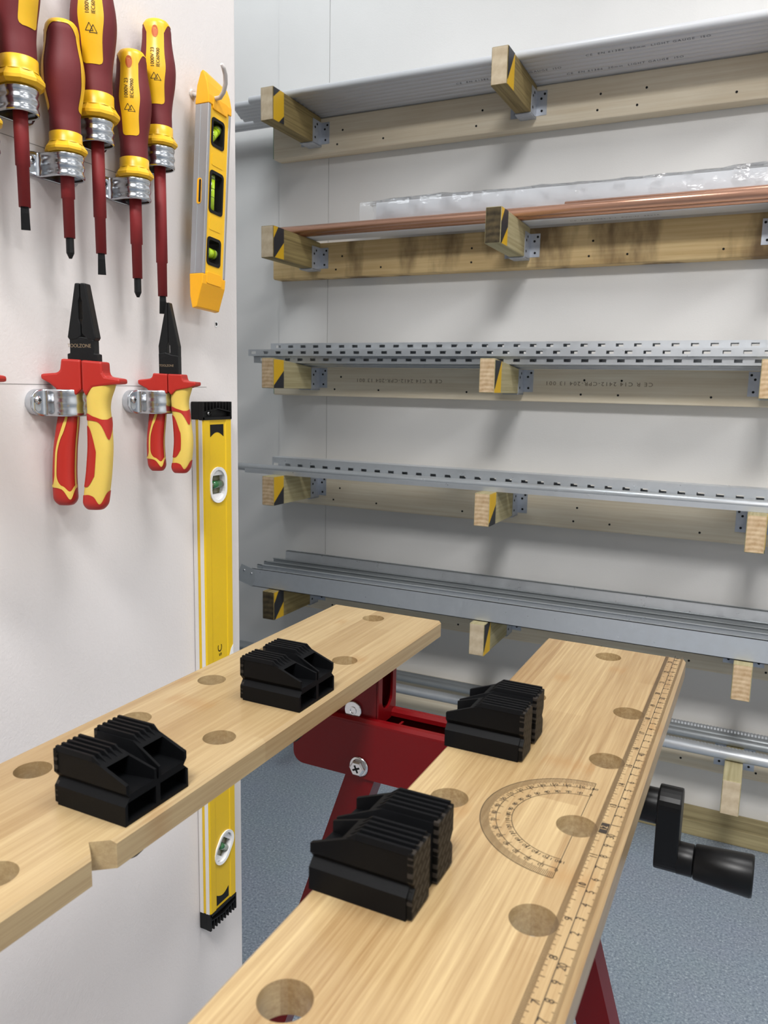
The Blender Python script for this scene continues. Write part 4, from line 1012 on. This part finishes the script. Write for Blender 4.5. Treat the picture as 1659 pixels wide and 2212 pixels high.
def stadium(cy, cz, a, b_, rot=0, n=12):
    pts = []
    for k in range(n + 1): t_ = R(180 * k / n); pts.append((a * math.cos(t_), b_ - a + a * math.sin(t_)))
    for k in range(n + 1): t_ = R(180 + 180 * k / n); pts.append((a * math.cos(t_), -b_ + a + a * math.sin(t_)))
    c, s = math.cos(rot), math.sin(rot)
    return [(cy + x * c - y * s, cz + x * s + y * c) for x, y in pts]
def frame_ring(out, inn, x0, x1):
    n = len(out); return MB().rings([[(x0, *p) for p in out], [(x1, *p) for p in out], [(x1 - 0.0004, *p) for p in inn], [(x0, *p) for p in inn], [(x0, *p) for p in out]], False, False, False)
cut = MB().prism(stadium(*V1, .0135, .0185), 'x', XF - .009, XF + .01); cut.prism(stadium(*V2, .0135, .0190, R(-38)), 'x', XF - .009, XF + .01)
cut.xf(Matrix.Translation((0, 0, HC)))
boolean(lvb, cut)
for (cy, cz), rot, o1 in ((V1, 0, .0148), (V2, R(-38), .0148)):
    vh = group_part('vial_housing', lv)
    b1 = .0200 if rot == 0 else .0205
    lb(frame_ring(stadium(cy, cz, o1, b1, rot), stadium(cy, cz, o1 - .0034, b1 - .0034, rot), XF - .0085, XF + .0010), 'bezel', 'white_plastic', vh)
    lb(MB().prism(stadium(cy, cz, o1 - .002, b1 - .002, rot), 'x', XF - .0088, XF - .0070), 'backing', 'vial_olive', vh)
    c, s = math.cos(rot), math.sin(rot)
    for q in (-1, 1):                                   # white shoulders above and below the glass
        pts = [(-.0112, q * .0104), (.0112, q * .0104), (.0095, q * .0140), (.0, q * .0166), (-.0095, q * .0140)]
        lb(MB().prism([(cy + x * c - y * s, cz + x * s + y * c) for x, y in pts], 'x', XF - .0070, XF - .0022), 'shoulder', 'white_plastic', vh)
    ax = Vector((0, c, s)); p = Vector((XF - .0045, cy, cz))
    lb(MB().tube([p - ax * .0105, p + ax * .0105], .0040, 20), 'vial', 'vial_olive', vh)
    lb(MB().tube([p - ax * .0075 - Vector((0, 0, 0)), p + ax * .0070], .00425, 20), 'vial_liquid', 'vial_green', vh)
for x0, x1 in ((XF - .0062, XF - .0016), (XB + .0002, XB + .0052)):
    lb(MB().box(x0, x1, LY0 - .0007, LY0 + .0006, LZ0, LZ1), 'milled_edge', 'white_strip')
# end caps
for zc0, zc1, up in ((LZ1, LZ1 + .0190, 1), (LZ0 - .0205, LZ0, -1)):
    cp = group_part('end_cap', lv)
    e = LZ1 if up > 0 else LZ0
    lb(MB().box(XB, XF - .0045, LY0 - .0012, LY1 - .001, zc0, zc1), 'cap_block', 'black_cap', cp, bevel=.0008)
    lb(MB().box(XF - .0050, XF + .0006, LY0 - .0012, LY0 + .0012, zc0, zc1), 'cap_side', 'black_cap', cp)
    lb(MB().box(XF - .0050, XF + .0006, LY1 - .0028, LY1 - .0008, zc0, zc1), 'cap_side', 'black_cap', cp)
    lb(MB().box(XF - .0050, XF + .0006, LY0 - .001, LY1 - .001, e - .0004 if up > 0 else e - .0030, e + .0026 if up > 0 else e + .0004), 'cap_lip', 'black_cap', cp)
    for k in range(8):
        yk = LY0 + .0060 + k * .0055; zi = .0080 + .0040 * (1 - abs(yk - (LY0 + LY1) / 2) / .024)
        za, zb2 = (e + zi, zc1 - .0002) if up > 0 else (zc0 - .0008, e - zi)
        lb(MB().box(XF - .0046, XF + .0004, yk - .0007, yk + .0007, za, zb2), 'cap_rib', 'black_cap', cp)
    ym = (LY0 + LY1) / 2
    for sg in (-1, 1):
        p0 = (ym, e + up * .0125); p1 = (ym + sg * .0235, e + up * .0085)
        lb(MB().prism([p0, p1, (p1[0], p1[1] - up * .0013), (p0[0], p0[1] - up * .0013)], 'x', XF - .0046, XF + .0004), 'cap_brace', 'black_cap', cp)
    if up > 0:
        lb(MB().lathe([(.0001, 0), (.0036, 0), (.0034, .0010), (.0001, .0013)], n=16).xf(Matrix.Translation((XF - .0046, LY0 + .0155, e + .0070)) @ Matrix.Rotation(R(90), 4, 'Y')), 'cap_screw', 'steel', cp)
        cr = MB().box(-.0020, .0020, -.0005, .0005, .0009, .0016); cr.box(-.0005, .0005, -.0020, .0020, .0009, .0016)
        lb(cr.xf(Matrix.Translation((XF - .0046, LY0 + .0155, e + .0070)) @ Matrix.Rotation(R(90), 4, 'Y') @ Matrix.Rotation(R(30), 4, 'Z')), 'screw_recess', 'dark_hole', cp)
# black emblems next to both ends and the lettering in the middle
def emblem(z0, up):
    yl, yr = .6862, .7092; pts = [(yl, z0), (yr, z0)] + [(yr - (yr - yl) * k / 12, z0 - up * (.0135 - .0050 * math.sin(math.pi * k / 12))) for k in range(13)]
    lb(MB().prism(pts, 'x', XF - .0010, XF - .0006), 'emblem', 'black_cap')
emblem(-.0425, 1); emblem(-.6150, -1)
tx = MB()
add_text(tx, 'C', 0.0105, lambda u, v: (XF - .0006, .6985 - v, -.2975 + u), 1, 1.25)
add_text(tx, 's', 0.0095, lambda u, v: (XF - .0006, .6982 - v, -.3050 + u), 1, 1.2)
lb(tx, 'lettering', 'black_cap')
lb(MB().prism([(LY1 - .0015, -.2995), (LY1 - .0015, -.318), (LY1 - .0105, -.318), (LY1 - .0085, -.3105), (LY1 - .0055, -.3035)], 'x', XF - .0004, XF + .0003), 'white_emblem', 'white_plastic')

# ------------------------------------------------------------------ torpedo level on its hook
TX = 0.0165
tp = thing('torpedo_level', 'short yellow torpedo level with three lime vials hanging from a white hook', 'spirit level', (-0.5415, 0.6580, HC + 0.1117), (R(-4.56), 0, 0))
W_, L_ = 0.0363, 0.1660
MB().box(0.0008, TX - 0.0008, 0.0034, W_ - 0.0030, -0.002, L_ + 0.002).build('body', 'yellow_hard', tp)
tb = [o for o in tp.children if o.name.startswith('body')][0]
wins = [(.0062, .0272, .1272, .1555), (.0062, .0285, .0622, .1042), (.0058, .0280, .0102, .0385)]
cut = MB()
for a, b_, c, d in wins: cut.prism(rrect(a, b_, c, d, .004), 'x', -.01, .03)
cut.prism(rrect(.0225, .0285, .1700, .1760, .0028), 'x', -.01, .03)
cut.xf(Matrix.Translation((-0.5415, 0.6580, HC + 0.1117)) @ Matrix.Rotation(R(-4.56), 4, 'X'))
boolean(tb, cut)
# aluminium edge bars (the near one with a long slot) 
for y0, y1 in ((0.0, .0040), (W_ - .0034, W_)):
    br = MB().box(0, TX, y0, y1, 0, L_); bo = br.build('edge_bar', 'alu', tp, bevel=.0006)
MB().box(.0062, .0068, -.0003, .0002, .001, L_ - .001).build('edge_groove', 'galv_dull', tp)
MB().prism(rrect(.0055, .0110, .0685, .0940, .0027), 'y', -.0004, .0003).build('edge_slot', 'yellow_cap', tp)
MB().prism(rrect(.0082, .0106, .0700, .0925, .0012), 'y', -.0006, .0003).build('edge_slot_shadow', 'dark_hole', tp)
# moulded end caps: wedge shaped in side view
pc = [(0, 0), (TX + .0006, 0), (TX + .0004, .008), (TX * .86, .020), (TX * .66, .0285), (TX * .50, .0325), (TX * .34, .0305), (TX * .1, .018)]
def cap(z0, sg, full):
    ls = []
    for y in (-.0006, .006, W_ - .006, W_ + .0006):
        f = 1.0 if y < .02 else full
        ls.append([(x - .0002, y, z0 + sg * z * f) for x, z in pc])
    return MB().rings(ls, False)
cap(L_, 1, .90).build('end_cap', 'yellow_cap', tp, bevel=.0010)
pc = [(0, 0), (TX + .0006, 0), (TX + .0002, .010), (TX * .80, .022), (TX * .62, .0335), (TX * .30, .0345), (TX * .10, .022)]
cap(0, -1, .98).build('end_cap', 'yellow_cap', tp, bevel=.0010)
MB().prism(rrect(.0058, .0300, -.0088, .0030, .002), 'x', TX - .0012, TX + .0007).build('cap_panel', 'yellow_cap', tp, bevel=.0004)
MB().prism(rrect(.0065, .0300, .1625, .1742, .002), 'x', TX - .0012, TX + .0007).build('cap_panel', 'yellow_cap', tp, bevel=.0004)
for a, b_, c, d in wins:
    wf = group_part('window', tp)
    o_, i_ = rrect(a, b_, c, d, .004), rrect(a + .0026, b_ - .0022, c + .0030, d - .0030, .003)
    n = len(o_)
    MB().rings([[(.0003, *p) for p in o_], [(TX - .0002, *p) for p in o_], [(TX - .0002, *p) for p in i_], [(.0003, *p) for p in i_], [(.0003, *p) for p in o_]], False, False, False).build('window_frame', 'black_cap', wf)
    ym, zm = (a + b_) / 2, (c + d) / 2
    dirs = {0: Vector((0, .68, .73)), 1: Vector((0, 0, 1)), 2: Vector((0, 1, 0))}[wins.index((a, b_, c, d))]
    hlf = {0: .0110, 1: .0185, 2: .0095}[wins.index((a, b_, c, d))]
    p = Vector((TX * .52, ym - (.0015 if wins.index((a, b_, c, d)) == 1 else 0), zm))
    MB().tube([p - dirs * hlf, p + dirs * hlf], .0052, 24).build('vial', 'lime', wf)
    for q in (-1, 1):
        MB().tube([p + dirs * (q * .0042 - .0002), p + dirs * (q * .0042 + .0002)], .0053, 24).build('vial_line', 'dark_hole', wf)
    MB().tube([p + dirs * (hlf * .72), p + dirs * (hlf * .98)], .00525, 24).build('vial_end', 'lime_dark', wf)
for z0, z1 in ((.1090, .1205), (.0455, .0575)):
    MB().prism(rrect(.0085, .0265, z0, z1, .0015), 'x', TX - .0010, TX - .0004).build('label_pad', 'yellow_hard', tp)
hk = thing('wall_hook', 'white coated hook in the wall carrying the torpedo level', 'hook', (XW, .684, HC + .293))
pts = [(-.556, .684, .293), (-.546, .6838, .2895), (-.536, .6832, .2862), (-.526, .6822, .2838), (-.518, .6805, .2835), (-.5125, .6785, .2870), (-.508, .6760, .2935), (-.5055, .6725, .3000), (-.504, .6680, .3045), (-.5035, .6640, .3068)]
MB().tube([Vector(p) - Vector((XW, .684, .293)) for p in pts], [.0022] * 9 + [.0016], 14).build('hook_wire', 'hook_white', hk)
MB().lathe([(.0048, 0), (.0046, .0012), (.0026, .0018)], n=20).xf(Matrix.Rotation(R(90), 4, 'Y')).build('hook_collar', 'hook_white', hk)
